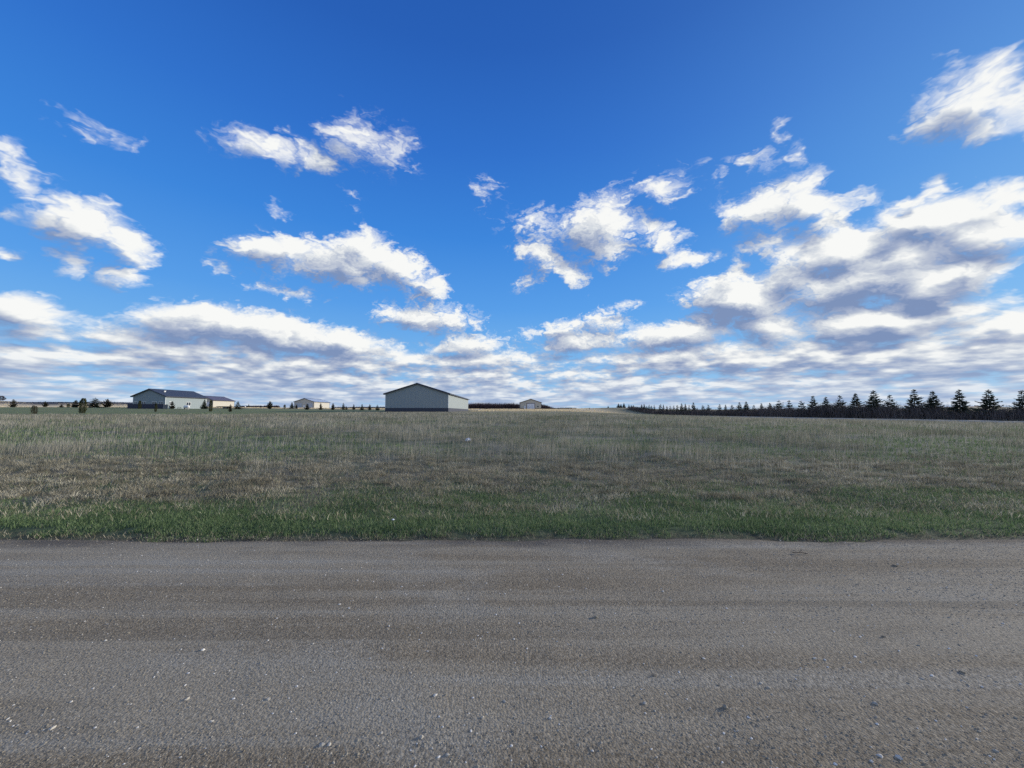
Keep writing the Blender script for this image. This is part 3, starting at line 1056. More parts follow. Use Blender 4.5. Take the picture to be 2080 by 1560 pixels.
def panel_door(root, name, x, z, w, h, m, panels=4, m_frame=None):
    mb = MB()
    ph = h / panels
    for i in range(panels):
        mb.box(x - w / 2, x + w / 2, -0.07, -0.02, z + i * ph + 0.012, z + (i + 1) * ph - 0.012)
    mb.box(x - w / 2, x + w / 2, -0.045, -0.021, z, z + h)
    d = mb.build(name, m, root)
    if m_frame:
        b = 0.28
        f = MB()
        f.box(x - w / 2 - b, x - w / 2 - 0.005, -0.09, -0.022, z, z + h + b)
        f.box(x + w / 2 + 0.005, x + w / 2 + b, -0.09, -0.022, z, z + h + b)
        f.box(x - w / 2 - 0.005, x + w / 2 + 0.005, -0.09, -0.022, z + h + 0.005, z + h + b)
        f.build('door_frame', m_frame, d)
    return d


# big grey shed in the middle
sage = siding_mat('sage_steel', (0.305, 0.342, 0.340), 0.9)
navy = siding_mat('charcoal_steel', (0.060, 0.066, 0.088), 0.9)
roof_navy = siding_mat('navy_roof_steel', (0.048, 0.058, 0.082), 0.9, 0.55)
x0 = at(783, 800, 100).x
x1 = at(911, 800, 100).x
b = gable_shed('storage_shed', 'large grey gabled steel shed with dark wainscot standing alone in mid-field', (x0 + x1) / 2, 100.0, 0.0, x1 - x0, 45.0, 4.75, 7.35,
               sage, navy, roof_navy, TRIM_DARK, 1.05, 0.42, z0=1.62, m_corner=TRIM_WHITE)

# house on the left
slate = siding_mat('slate_siding', (0.270, 0.315, 0.325), 0.9)
hx0, hx1 = at(270, 815, 130).x, at(336, 815, 130).x
hz = EYE + 7.5 * 130 / FPX
h = gable_shed('farmhouse', 'long grey house with navy roof behind a dark fence', (hx0 + hx1) / 2, 130.0, 0.0, hx1 - hx0, 17.5, 4.15, 6.45,
               slate, None, roof_navy, TRIM_DARK, 0.0, 0.5, z0=hz, m_corner=TRIM_WHITE)
hw = (hx1 - hx0) / 2
for wx_, ww in ((-4.5, 0.9), (-1.75, 1.25), (1.75, 1.25), (4.05, 1.25)):
    window_on(h, 'window', wx_, 1.25, ww, 1.0)
for wy_, ww in ((2.0, 1.0), (9.3, 1.8)):
    window_on(h, 'window', wy_, 1.2, ww, 1.05, 'side', hw)
roof_vent = MB()
roof_vent.box(1.6, 2.2, 3.0, 3.6, 5.55, 6.05)
roof_vent.box(1.5, 2.3, 2.9, 3.7, 6.05, 6.12)
roof_vent.build('roof_vent', TRIM_WHITE, h)

# cream shed behind the house
cream = siding_mat('cream_steel', (0.50, 0.47, 0.40), 0.9)
s2x0, s2x1 = at(384, 815, 200).x, at(432.5, 815, 200).x
s2 = gable_shed('cream_shed', 'cream shed with purple-grey roof just right of the long house', (s2x0 + s2x1) / 2, 200.0, 0.0, s2x1 - s2x0, 15.5, 4.1, 6.3,
                cream, None, siding_mat('plum_roof_steel', (0.105, 0.085, 0.110), 0.9, 0.4), TRIM_DARK, 0.0, 0.4, z0=EYE + 8 * 200 / FPX)
panel_door(s2, 'garage_door', 3.6, 0.05, 3.0, 2.9, DOOR_WHITE, 4)

# shed with the bright roof
s3x0, s3x1 = at(598, 816, 235).x, at(638, 816, 235).x
cream2 = siding_mat('ivory_steel', (0.50, 0.48, 0.42), 0.9)
s3 = gable_shed('machine_shed', 'small cream shed with pale shiny roof and two grey gable doors', (s3x0 + s3x1) / 2, 235.0, 0.0, s3x1 - s3x0, 20.0, 4.25, 6.25,
                cream2, None, paint_mat('galvanised_roof', (0.62, 0.64, 0.66), 0.30, 0.06, 1.0, 0.5, 0.55), TRIM_DARK, 0.0, 0.4, z0=EYE + 6.8 * 235 / FPX)
grey_door = paint_mat('grey_door', (0.42, 0.47, 0.53), 0.5, 0.06)
panel_door(s3, 'overhead_door', -3.1, 0.05, 3.3, 3.2, grey_door, 4)
panel_door(s3, 'overhead_door', 3.4, 0.05, 3.3, 3.2, grey_door, 4)
dw = MB().box(-0.5, 0.5, -0.06, -0.015, 0.05, 2.1).build('door', DOOR_WHITE, s3)
MB().box(0.32, 0.40, -0.11, -0.062, 1.0, 1.08).build('handle', TRIM_DARK, dw)

# tan shed with the white door
tan = siding_mat('tan_steel', (0.58, 0.53, 0.43), 0.9)
s4x0, s4x1 = at(1057, 818, 240).x, at(1099.3, 818, 240).x
maroon = paint_mat('maroon_trim', (0.075, 0.030, 0.032), 0.5, 0.2)
s4 = gable_shed('tan_shed', 'tan gabled shed with large white door in front of the bare wood', (s4x0 + s4x1) / 2, 240.0, 0.0, s4x1 - s4x0, 14.0, 4.2, 6.35,
                tan, navy, paint_mat('dark_roof', (0.05, 0.045, 0.05), 0.45, 0.2), maroon, 0.75, 0.4, z0=EYE + 5.6 * 240 / FPX)
panel_door(s4, 'overhead_door', 0.0, 0.02, 4.7, 3.5, DOOR_WHITE, 5, maroon)
dw = MB().box(-4.15, -3.15, -0.08, -0.024, 0.02, 2.1).build('door', DOOR_WHITE, s4)
MB().box(-3.35, -3.27, -0.13, -0.082, 1.0, 1.08).build('handle', TRIM_DARK, dw)
MB().box(4.0, 4.9, -0.06, -0.012, 1.35, 2.1).build('window', GLASS, s4)

# ---------------------------------------------------------------- fences round the house yard
fence_dark = paint_mat('dark_fence_boards', (0.045, 0.048, 0.075), 0.7, 0.25)
fence_grey = paint_mat('weathered_boards', (0.22, 0.21, 0.205), 0.8, 0.2)


def board_fence(name, label, p0, p1, height, m):
    (ax, ay), (bx, by) = p0, p1
    L = math.hypot(bx - ax, by - ay)
    root = empty(name, (ax, ay, tz(ax, ay)), math.atan2(by - ay, bx - ax))
    tag(root, label, 'fence')
    z0 = tz(ax, ay)
    n = int(L / 2.4)
    mb = MB()
    w = 0.145
    for i in range(int(L / (w + 0.006))):
        xx = i * (w + 0.006)
        t = xx / L
        zz = tz(ax + (bx - ax) * t, ay + (by - ay) * t) - z0
        mb.box(xx, xx + w, -0.012, 0.012, zz - 0.1, zz + height + 0.02 * ((i * 7) % 3 - 1))
    mb.build('panel', m, root)
    for i in range(n + 1):
        t = i / max(n, 1)
        zz = tz(ax + (bx - ax) * t, ay + (by - ay) * t) - z0
        MB().box(t * L - 0.05, t * L + 0.05, 0.014, 0.114, zz - 0.3, zz + height + 0.08).build('post', m, root)
    return root


fy = 122.0
fa, fb, fc = at(259, 824, fy), at(331, 824, fy), at(342, 824, fy)
hgt = 9.6 * fy / FPX
board_fence('privacy_fence', 'tall dark board fence in front of the grey house', (fa.x, fy), (fb.x, fy), hgt, fence_dark)
board_fence('board_fence', 'short weathered grey fence at the right end of the dark fence', (fb.x + 0.25, fy), (fc.x, fy), hgt * 0.92, fence_grey)


# ---------------------------------------------------------------- conifers
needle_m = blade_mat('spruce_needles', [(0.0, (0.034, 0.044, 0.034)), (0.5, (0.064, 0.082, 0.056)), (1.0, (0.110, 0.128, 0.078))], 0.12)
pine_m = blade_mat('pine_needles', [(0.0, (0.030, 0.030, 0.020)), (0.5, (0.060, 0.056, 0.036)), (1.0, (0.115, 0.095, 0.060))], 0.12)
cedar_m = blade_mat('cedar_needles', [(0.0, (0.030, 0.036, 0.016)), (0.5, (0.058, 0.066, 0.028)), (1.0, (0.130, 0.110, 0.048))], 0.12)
bark_m = paint_mat('bark', (0.075, 0.060, 0.050), 0.9, 0.3, 8.0)
twig_m = blade_mat('bare_twigs', [(0.0, (0.090, 0.076, 0.070)), (0.5, (0.165, 0.135, 0.120)), (1.0, (0.29, 0.235, 0.19))], 0.0)


def sprigs(P, D, L, Wd, tone, m, name):
    """flat needle sprigs: diamonds from P along D of length L and width Wd, each turned at random about its axis"""
    n = len(P)
    D = D / np.linalg.norm(D, axis=1)[:, None]
    R = np.random.default_rng(len(P)).normal(size=(n, 3))
    S = np.cross(D, R)
    S /= np.linalg.norm(S, axis=1)[:, None]
    A = P
    B = P + D * (L * 0.45)[:, None] + S * (Wd * 0.5)[:, None]
    C = P + D * L[:, None]
    E = P + D * (L * 0.45)[:, None] - S * (Wd * 0.5)[:, None]
    V = np.stack([A, B, C, E], 1).reshape(-1, 3)
    F = np.arange(n * 4).reshape(-1, 4)
    return np_mesh(name, V, F, np.full(n, 4), m, {'tone': np.repeat(tone, 4)})


def conifer_mesh(seed, aspect, droop, lift, whorls, per, bare, m, dens=1.0, power=0.9, ragged=0.22, sz=1.15):
    """crown of a unit-height conifer: whorls of branches carrying sprigs; aspect is full width over height"""
    rng = np.random.default_rng(seed)
    P, D, L, Wd, T = [], [], [], [], []
    R = aspect / 2
    for wi in range(whorls):
        t = bare + (1 - bare) * (wi / whorls) ** 1.05
        rad = R * (1 - (t - bare) / (1 - bare)) ** power + 0.012
        n = per if t < 0.8 else max(4, per - 3)
        a0 = rng.uniform(0, 6.28)
        for b in range(n):
            if rng.random() < 0.06:
                continue
            az = a0 + 6.283 * b / n + rng.normal(0, 0.16)
            ln = rad * (1 + rng.normal(0, ragged))
            ln = max(ln, 0.01)
            hz = t + rng.normal(0, 0.016)
            lf = lift + rng.normal(0, 0.10)
            steps = max(4, int(ln / 0.0125 * dens))
            ca, sa = math.cos(az), math.sin(az)
            bt = rng.uniform(-0.12, 0.12)
            for s in range(steps):
                u = (s + rng.random()) / steps
                if u < 0.10:
                    continue
                z = hz - droop * ln * u * (1.0 - 0.55 * u) + lf * ln * u * u
                px, py = ca * ln * u, sa * ln * u
                for side in (-1, 1, 0):
                    spread = (0.75 if side else 0.0) * side + rng.normal(0, 0.25)
                    dd = (math.cos(az + spread), math.sin(az + spread), rng.normal(-0.05 if side == 0 else -0.20, 0.34) + 0.35 * lf)
                    P.append((px, py, z))
                    D.append(dd)
                    l = (0.034 + 0.040 * (1 - u)) * (0.55 + 0.55 * (1 - t)) * rng.uniform(0.7, 1.3) * sz
                    L.append(l)
                    Wd.append(l * rng.uniform(0.34, 0.62))
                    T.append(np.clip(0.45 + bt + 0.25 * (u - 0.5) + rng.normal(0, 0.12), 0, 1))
    # leader
    for s in range(30):
        z = 0.88 + 0.12 * (s / 30.0)
        az = rng.uniform(0, 6.28)
        P.append((0, 0, z - 0.02))
        D.append((math.cos(az) * 0.5, math.sin(az) * 0.5, 1.0))
        L.append(0.045)
        Wd.append(0.012)
        T.append(0.5)
    return sprigs(np.array(P), np.array(D), np.array(L), np.array(Wd), np.array(T), m, 'crown')


def trunk_mesh(h=0.95, r=0.018):
    return MB().tube((0, 0, -0.04), (0, 0, h), r, 0.003, 7).mesh('trunk', bark_m)


def cedar_mesh(seed, aspect, m, n=1500, lobes=1):
    rng = np.random.default_rng(seed)
    t = rng.random(n) ** 0.9
    az = rng.uniform(0, 6.283, n)
    env = (aspect / 2) * np.clip(np.sin(np.pi * np.clip(0.16 + 0.80 * t, 0, 1)) ** 0.55, 0.08, 1) * (1 + 0.22 * np.sin(az * 3 + t * 9 + seed))
    r = env * np.sqrt(rng.uniform(0.25, 1.0, n))
    ox = np.zeros(n)
    tt = t.copy()
    if lobes == 2:
        s = rng.random(n) < 0.5
        ox = np.where(s, -aspect * 0.25, aspect * 0.25)
        r = r * 0.62
        tt = np.where(s, t * 0.92, t)
    P = np.stack([ox + r * np.cos(az), r * np.sin(az), 0.02 + tt * 0.93], 1)
    D = np.stack([np.cos(az) * 0.6, np.sin(az) * 0.6, rng.uniform(0.3, 1.3, n)], 1)
    L = rng.uniform(0.05, 0.10, n)
    tone = np.clip(0.45 + 0.25 * np.sin(az * 2 + t * 5) * 0.6 + rng.normal(0, 0.18, n), 0, 1)
    return sprigs(P, D, L, L * 0.4, tone, m, 'crown')


TRUNK = trunk_mesh()
SPRUCE = [
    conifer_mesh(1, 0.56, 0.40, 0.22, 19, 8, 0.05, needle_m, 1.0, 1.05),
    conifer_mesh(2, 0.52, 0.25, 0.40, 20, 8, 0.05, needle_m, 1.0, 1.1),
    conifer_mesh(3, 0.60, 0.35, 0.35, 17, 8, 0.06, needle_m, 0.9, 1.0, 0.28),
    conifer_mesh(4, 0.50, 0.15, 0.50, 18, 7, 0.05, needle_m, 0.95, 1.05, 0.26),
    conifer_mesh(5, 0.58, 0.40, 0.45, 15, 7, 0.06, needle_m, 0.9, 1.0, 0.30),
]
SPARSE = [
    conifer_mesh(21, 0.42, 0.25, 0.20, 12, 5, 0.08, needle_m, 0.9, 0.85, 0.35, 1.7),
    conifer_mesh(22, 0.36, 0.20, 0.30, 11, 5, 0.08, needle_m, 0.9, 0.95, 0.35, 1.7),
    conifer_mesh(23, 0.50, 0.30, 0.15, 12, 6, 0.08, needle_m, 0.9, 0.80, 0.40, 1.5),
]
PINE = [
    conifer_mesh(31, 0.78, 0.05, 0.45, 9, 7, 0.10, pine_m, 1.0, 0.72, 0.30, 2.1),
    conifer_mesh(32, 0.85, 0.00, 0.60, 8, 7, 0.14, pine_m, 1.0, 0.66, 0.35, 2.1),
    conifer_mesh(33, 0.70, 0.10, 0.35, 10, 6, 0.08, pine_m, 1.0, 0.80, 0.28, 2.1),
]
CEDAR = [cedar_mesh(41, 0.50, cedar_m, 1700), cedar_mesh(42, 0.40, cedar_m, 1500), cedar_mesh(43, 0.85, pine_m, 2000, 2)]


def tree(name, label, cat, group, x, y, h, crown, asp=None, base_asp=None, rot=0.0, sink=0.0):
    root = empty(name, (x, y, tz(x, y) - sink), rot)
    tag(root, label, cat, group)
    k = 1.0 if asp is None else asp
    root.scale = (h * k, h * k, h)
    link('crown', crown, root)
    link('trunk', TRUNK, root)
    return root


ORD = ['', 'first', 'second', 'third', 'fourth', 'fifth', 'sixth', 'seventh', 'eighth', 'ninth', 'tenth', 'eleventh', 'twelfth', 'thirteenth', 'fourteenth', 'fifteenth',
       'sixteenth', 'seventeenth', 'eighteenth', 'nineteenth', 'twentieth', 'twenty-first', 'twenty-second', 'twenty-third', 'twenty-fourth', 'twenty-fifth', 'twenty-sixth',
       'twenty-seventh', 'twenty-eighth', 'twenty-ninth', 'thirtieth', 'thirty-first', 'thirty-second', 'thirty-third', 'thirty-fourth', 'thirty-fifth', 'thirty-sixth',
       'thirty-seventh', 'thirty-eighth', 'thirty-ninth', 'fortieth', 'forty-first', 'forty-second', 'forty-third', 'forty-fourth', 'forty-fifth', 'forty-sixth', 'forty-seventh']

# the windbreak on the right: px of the stem, row of its top, full width in px, shape
ROWX = 86.0
WIND = [
    (2138, 792, 34, 1), (2076, 793, 36, 3), (2008.6, 791, 37, 2), (1948.5, 791, 29, 0), (1895, 794, 31, 1), (1857, 791, 29, 3), (1807, 802, 22, 4), (1775, 792.5, 28, 2), (1738, 799, 25, 1),
    (1706, 803, 19, 4), (1677, 806, 16, 0), (1651, 804, 25, 3), (1627, 814, 12, 5), (1602.6, 813, 11, 6), (1582, 813, 16, 7), (1563, 818, 9, 1), (1546, 819, 9, 0), (1530.5, 823, 10, 4),
    (1515, 815.5, 12, 1), (1501.6, 817, 11, 3), (1486, 822, 6, 5), (1473, 822, 7.5, 0), (1461, 821, 9, 6), (1438, 822, 11, 4), (1427, 823, 6, 5), (1415.5, 828, 5, 2), (1408, 817.7, 9, 3),
    (1399, 823, 4, 6), (1391.5, 819.8, 6, 1), (1384, 819.4, 8, 2), (1375, 822, 5, 5), (1368, 823.5, 4, 6), (1361, 824, 4, 6), (1354, 824, 4, 5), (1347, 821.6, 5, 0), (1341, 821, 5, 5),
    (1328.5, 822.3, 3, 6), (1323, 824, 4, 5), (1318, 822, 4, 6), (1313, 824.5, 4, 5), (1308, 820.5, 5, 0), (1303, 821.5, 5, 1), (1298, 826, 5, 2)]
LOOK = {0: 'full spruce', 1: 'dense spruce', 2: 'broad spruce', 3: 'upswept spruce', 4: 'ragged spruce', 5: 'thin sparse spruce', 6: 'thin wispy spruce', 7: 'open sparse spruce'}
for i, (px, top, wpx, kind) in enumerate(WIND):
    yy = ROWX / ((px - 1040) / FPX)
    yy = min(yy, 268.0)
    xx = (px - 1040) / FPX * yy
    zb = tz(xx, yy)
    hh = EYE + (837 - top) / FPX * yy - zb
    hh = min(max(hh, 2.0), 8.2)
    width = wpx / FPX * yy * 1.32
    mesh = SPRUCE[kind] if kind < 5 else SPARSE[kind - 5]
    nat = (0.56, 0.52, 0.60, 0.50, 0.58, 0.42, 0.36, 0.50)[kind]
    # the skirt hides in the brush: the width seen is at about the upper three fifths of the tree
    asp = min(max(width / 0.62 / (hh * nat), 0.75), 1.35)
    if i == 0:
        lab = LOOK[kind] + ' at the near end of the windbreak, at the right edge'
    elif i == len(WIND) - 1:
        lab = 'last small spruce at the far end of the windbreak'
    else:
        tall = 'tall' if hh > 6.4 else ('short' if hh < 4.4 else 'medium')
        lab = f'{tall} {LOOK[kind]}, {ORD[i + 1] if i > 0 else "second"} from the near end of the windbreak'
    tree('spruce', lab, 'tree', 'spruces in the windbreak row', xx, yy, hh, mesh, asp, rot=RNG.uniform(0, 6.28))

# conifers on the rise at the far end of the row
RISE = [(1256, 819.5, 9, 2, 'broad dark spruce on the rise beyond the windbreak, leftmost of its clump'), (1261, 820.5, 8, 0, 'dark spruce in the middle of the clump on the rise'),
        (1267, 818.4, 7, 1, 'tallest spruce of the clump on the grassy rise'), (1277, 821.5, 4, 5, 'thin spruce just right of the clump on the rise'),
        (1282, 822, 4, 6, 'thin spruce in the middle of the far trio'), (1286, 822.5, 4, 5, 'thin spruce at the right of the far trio'), (1235, 826.5, 5, 4, 'low bushy spruce alone on the left of the rise')]
for px, top, wpx, kind, lab in RISE:
    yy = 300.0
    xx = (px - 1040) / FPX * yy
    hh = EYE + (837 - top) / FPX * yy - tz(xx, yy)
    hh = max(hh, 1.6)
    mesh = SPRUCE[kind] if kind < 5 else SPARSE[kind - 5]
    nat = (0.56, 0.52, 0.60, 0.50, 0.58, 0.42, 0.36)[kind]
    tree('spruce', lab, 'tree', 'spruces on the rise', xx, yy, hh, mesh, min(max(wpx / FPX * yy / (hh * nat), 0.7), 1.6), rot=RNG.uniform(0, 6.28))

# young trees on the lawns: px, base row, top row, width, distance, mesh, name, label
YOUNG = [
    (28, 826.4, 810.5, 13, 150, PINE[0], 'young_pine', 'reddish-brown young pine at the far left edge of the lawn'),
    (72, 842, 823.5, 15, 64, CEDAR[2], 'juniper', 'twin-topped grey-brown juniper nearest the tall grass on the left'),
    (93, 826, 815, 11, 152, PINE[1], 'young_pine', 'small dark young pine behind the twin juniper'),
    (126, 827, 821, 8, 150, PINE[2], 'young_pine', 'tiny rounded pine left of a similar one before the pale field'),
    (140, 828, 820.6, 7, 148, CEDAR[1], 'young_cedar', 'tiny green cedar between tiny round pine and dark bushy pine'),
    (155, 830, 812, 16, 128, PINE[0], 'young_pine', 'dark bushy pine just left of the tall green cedar'),
    (170, 840, 809, 16, 68, CEDAR[0], 'columnar_cedar', 'tall green columnar cedar on the left lawn'),
    (194, 828.5, 807.6, 22, 140, SPARSE[2], 'young_spruce', 'wide open-topped spruce right of the tall green cedar'),
    (219, 828.5, 810, 19, 140, PINE[1], 'young_pine', 'wide dark pine between open spruce and dark fence'),
    (285, 829, 814, 8, 118, CEDAR[1], 'young_cedar', 'slim brown cedar in front of the dark fence'),
    (318, 837.5, 819, 6, 80, CEDAR[1], 'young_cedar', 'narrow cedar at the tall grass below the house corner'),
    (350.5, 829, 814.5, 12, 120, PINE[0], 'young_pine', 'young pine in front of the sunlit house wall'),
    (416, 830, 811.5, 13, 135, SPRUCE[1], 'young_spruce', 'dark pointed spruce between the house and the cream shed'),
    (429, 837, 813, 9, 85, CEDAR[1], 'columnar_cedar', 'dark columnar cedar in front of the cream shed'),
    (469, 836, 820.5, 8, 88, PINE[2], 'young_pine', 'small bushy pine beside the flatbed trailer'),
    (484, 831, 815, 12, 138, SPARSE[0], 'young_spruce', 'sparse spruce just right of the cream shed'),
    (506, 827, 820.5, 5, 200, SPRUCE[0], 'young_spruce', 'tiny distant spruce right of the cream shed'),
    (549, 831.5, 814.5, 14, 140, PINE[1], 'young_pine', 'spreading young pine on a bare stem left of the small cream shed'),
    (579, 829.5, 822, 6, 165, CEDAR[0], 'young_cedar', 'small brown cedar left of the small cream shed'),
    (593.5, 829.5, 816.5, 11, 170, SPRUCE[0], 'young_spruce', 'green spruce at the left corner of the small cream shed'),
    (603, 829.5, 821, 7, 172, PINE[2], 'young_pine', 'small pine before the left grey door of the small shed'),
    (625, 832, 820, 12, 135, PINE[0], 'young_pine', 'broad dark pine before the right grey door of the small shed'),
    (652, 831, 818.5, 9, 150, PINE[2], 'young_pine', 'dark pine before the lit wall of the small cream shed'),
    (677, 831.5, 818.5, 11, 150, PINE[2], 'young_pine', 'broad-based pine just right of the small cream shed'),
    (698, 830.5, 818, 7, 155, SPARSE[0], 'young_spruce', 'slender spruce right of the broad-based pine'),
    (704, 830.5, 825, 6, 155, PINE[0], 'young_pine', 'very low pine at the foot of the slender spruce'),
    (719, 830.5, 820.5, 7, 155, PINE[2], 'young_pine', 'narrow pine midway between small cream shed and grey shed'),
    (736, 831.5, 820.5, 7, 150, SPARSE[0], 'young_spruce', 'third young tree left of the large grey shed'),
    (751.5, 831, 821, 9, 150, PINE[0], 'young_pine', 'second young tree left of the large grey shed'),
    (767, 831.5, 822, 8, 148, SPARSE[1], 'young_spruce', 'young tree nearest the left corner of the large grey shed'),
]
NAT = {id(m): a for m, a in zip(SPRUCE + SPARSE + PINE + CEDAR, (0.56, 0.52, 0.60, 0.50, 0.58, 0.42, 0.36, 0.50, 1.10, 1.20, 0.98, 0.72, 0.62, 1.25))}
for px, base, top, wpx, yy, mesh, nm, lab in YOUNG:
    xx = (px - 1040) / FPX * yy
    zb = tz(xx, yy)
    zt = EYE + (837 - top) / FPX * yy
    hh = max(zt - zb, (base - top) / FPX * yy * 0.8)
    tree(nm, lab, 'tree', 'young trees planted on the lawns', xx, yy, hh, mesh, min(max(wpx * 0.95 / FPX * yy / (hh * NAT[id(mesh)]), 0.45), 2.0), rot=RNG.uniform(0, 6.28))


# ---------------------------------------------------------------- bare broadleaf trees
def bare_tree_mesh(seed, levels=5, spread=0.55):
    rng = np.random.default_rng(seed)
    tr, tw = MB(), MB()

    def grow(p, d, ln, r, lev):
        q = p + d * ln
        (tr if lev == 0 else tw).tube(p, q, r, r * 0.72, 5 if lev < 2 else 3, False)
        if lev == levels:
            return
        n = 3 if lev < 3 else 4
        for i in range(n):
            a = rng.uniform(0, 6.283)
            dd = (d + Vector((math.cos(a), math.sin(a), rng.uniform(-0.1, 0.5))) * spread * rng.uniform(0.7, 1.3)).normalized()
            grow(p + d * ln * rng.uniform(0.65, 1.0), dd, ln * rng.uniform(0.58, 0.82), r * 0.58, lev + 1)
    grow(Vector((0, 0, -0.03)), Vector((0, 0, 1)), 0.30, 0.022, 0)
    m = paint_mat('grey_bark', (0.13, 0.115, 0.105), 0.9, 0.25, 6.0)
    return tr.mesh('trunk', m), tw.mesh('crown', m)


BARE = bare_tree_mesh(5)
for px, top, yy, lab in ((1822, 806, 98, 'bare grey tree behind the windbreak between two spruces, the left one'), (1880, 812, 92, 'bare grey tree behind the windbreak, the right one'),
                         (1198, 824.5, 260, 'tiny bare sapling standing alone on the far stubble')):
    xx = (px - 1040) / FPX * yy
    zb = tz(xx, yy)
    root = empty('bare_tree', (xx, yy, zb), RNG.uniform(0, 6.28))
    tag(root, lab, 'tree', 'bare trees')
    hh = EYE + (837 - top) / FPX * yy - zb
    root.scale = (hh * 1.0,) * 3
    link('trunk', BARE[0], root)
    link('crown', BARE[1], root)

# round tree on the left skyline
yy = 900.0
xx = (1.5 - 1040) / FPX * yy
m_round = cedar_mesh(77, 0.95, blade_mat('dark_bare_crown', [(0.0, (0.03, 0.02, 0.028)), (1.0, (0.07, 0.045, 0.055))], 0.0), 2600)
hh = 11.5
root = empty('skyline_tree', (xx, yy, EYE + (837 - 814) / FPX * yy), 0.0)
tag(root, 'round dark tree on the skyline at the left edge', 'tree')
root.scale = (hh * 1.25, hh * 1.25, hh)
link('crown', m_round, root)
link('trunk', TRUNK, root)


# ---------------------------------------------------------------- masses of brush and far woods (nobody could count them)
def brush(name, n, xf, yf, hf, width, m, lean=0.35, tone_mu=0.45, zf=None):
    x, y = xf(n), yf(n)
    h = hf(x, y) * np.clip(RNG.normal(0.82, 0.16, n), 0.35, 1.15)
    z = terrain(x, y) if zf is None else zf(x, y)
    tone = np.clip(RNG.normal(tone_mu, 0.18, n) + (fbm(x, y, 0.12, 3, 3) - 0.5) * 0.6, 0, 1)
    me = blades(name, x, y, z - 0.05, h, np.abs(RNG.normal(0, lean, n)), RNG.uniform(0, 6.283, n), width(y) * RNG.uniform(0.6, 1.4, n), tone, m)
    return tag(link(name, me), kind='stuff')


def row_h(x, y):
    base = np.interp(y, [50, 70, 80, 90, 118, 140, 180, 240, 300], [2.4, 2.6, 3.6, 4.3, 4.2, 3.6, 3.2, 2.9, 2.2])
    return base * (0.55 + 0.85 * fbm(x * 0.3, y, 0.30, 4, 12))


ybr = lambda n: 54 + 222 * RNG.random(n) ** 1.35
brush('brush', 72000, lambda n: ROWX + RNG.normal(0, 1.5, n), ybr, row_h, lambda y: 0.032 + 0.0003 * y, twig_m, 0.60, 0.36)
brush('weeds', 9000, lambda n: 82.0 + RNG.normal(0, 0.9, n), ybr, lambda x, y: 0.35 + 0.7 * fbm(x, y, 0.5, 2, 7), lambda y: 0.02 + 0.0004 * y, tall_m, 0.4, 0.25)

wood_m = blade_mat('far_bare_wood', [(0.0, (0.045, 0.032, 0.038)), (0.5, (0.080, 0.056, 0.062)), (1.0, (0.150, 0.110, 0.105))], 0.0)
wx0, wx1 = (948 - 1040) / FPX * 480, (1126 - 1040) / FPX * 480


def wood_h(x, y):
    e = np.interp(x, [wx0, wx0 + 6, wx1 - 16, wx1], [8.4, 9.6, 9.2, 3.5])
    return e * (0.80 + 0.34 * fbm(x, y * 0.2, 0.09, 3, 2))


brush('wood', 15000, lambda n: RNG.uniform(wx0, wx1, n), lambda n: RNG.uniform(470, 500, n), wood_h, lambda y: 0.42 + 0 * y, wood_m, 0.28, 0.45)


def strip(name, px0, px1, dist, hgt, n, wid, m, row):
    x0_, x1_ = (px0 - 1040) / FPX * dist, (px1 - 1040) / FPX * dist
    zz = EYE + (837 - row) / FPX * dist
    return brush(name, n, lambda k_: RNG.uniform(x0_, x1_, k_), lambda k_: RNG.uniform(dist, dist + 12, k_), lambda x, y: hgt * (0.6 + 0.8 * fbm(x, y * 0, 9.0 / dist, 3, 5)),
                 lambda y: wid + 0 * y, m, 0.3, 0.35, lambda x, y: x * 0 + zz)


navy_wood = blade_mat('far_blue_wood', [(0.0, (0.045, 0.050, 0.075)), (0.5, (0.065, 0.070, 0.100)), (1.0, (0.100, 0.100, 0.125))], 0.0)
strip('tree_belt', 675, 782, 520, 3.2, 1500, 0.7, wood_m, 830.6)
strip('tree_belt', 1124, 1171, 420, 2.6, 900, 0.5, wood_m, 832.2)
strip('tree_belt', 486, 562, 620, 3.4, 1200, 0.7, wood_m, 828.0)
strip('ridge_wood', 150, 300, 900, 7.0, 3500, 1.6, navy_wood, 822.5)
strip('ridge_wood', -60, 150, 1300, 4.0, 3500, 2.0, navy_wood, 819.0)


# ---------------------------------------------------------------- yard things
def wheel(parent, x, y, z, r, w, axis='y'):
    t = MB()
    d = Vector((0, w / 2, 0)) if axis == 'y' else Vector((w / 2, 0, 0))
    c = Vector((x, y, z))
    t.tube(c - d, c + d, r, r, 16)
    o = t.build('wheel', paint_mat('rubber', (0.02, 0.02, 0.022), 0.85, 0.2), parent)
    MB().tube(c - d * 1.08, c + d * 1.08, r * 0.55, r * 0.55, 12).build('rim', paint_mat('wheel_steel', (0.30, 0.30, 0.31), 0.5, 0.1), o)
    return o


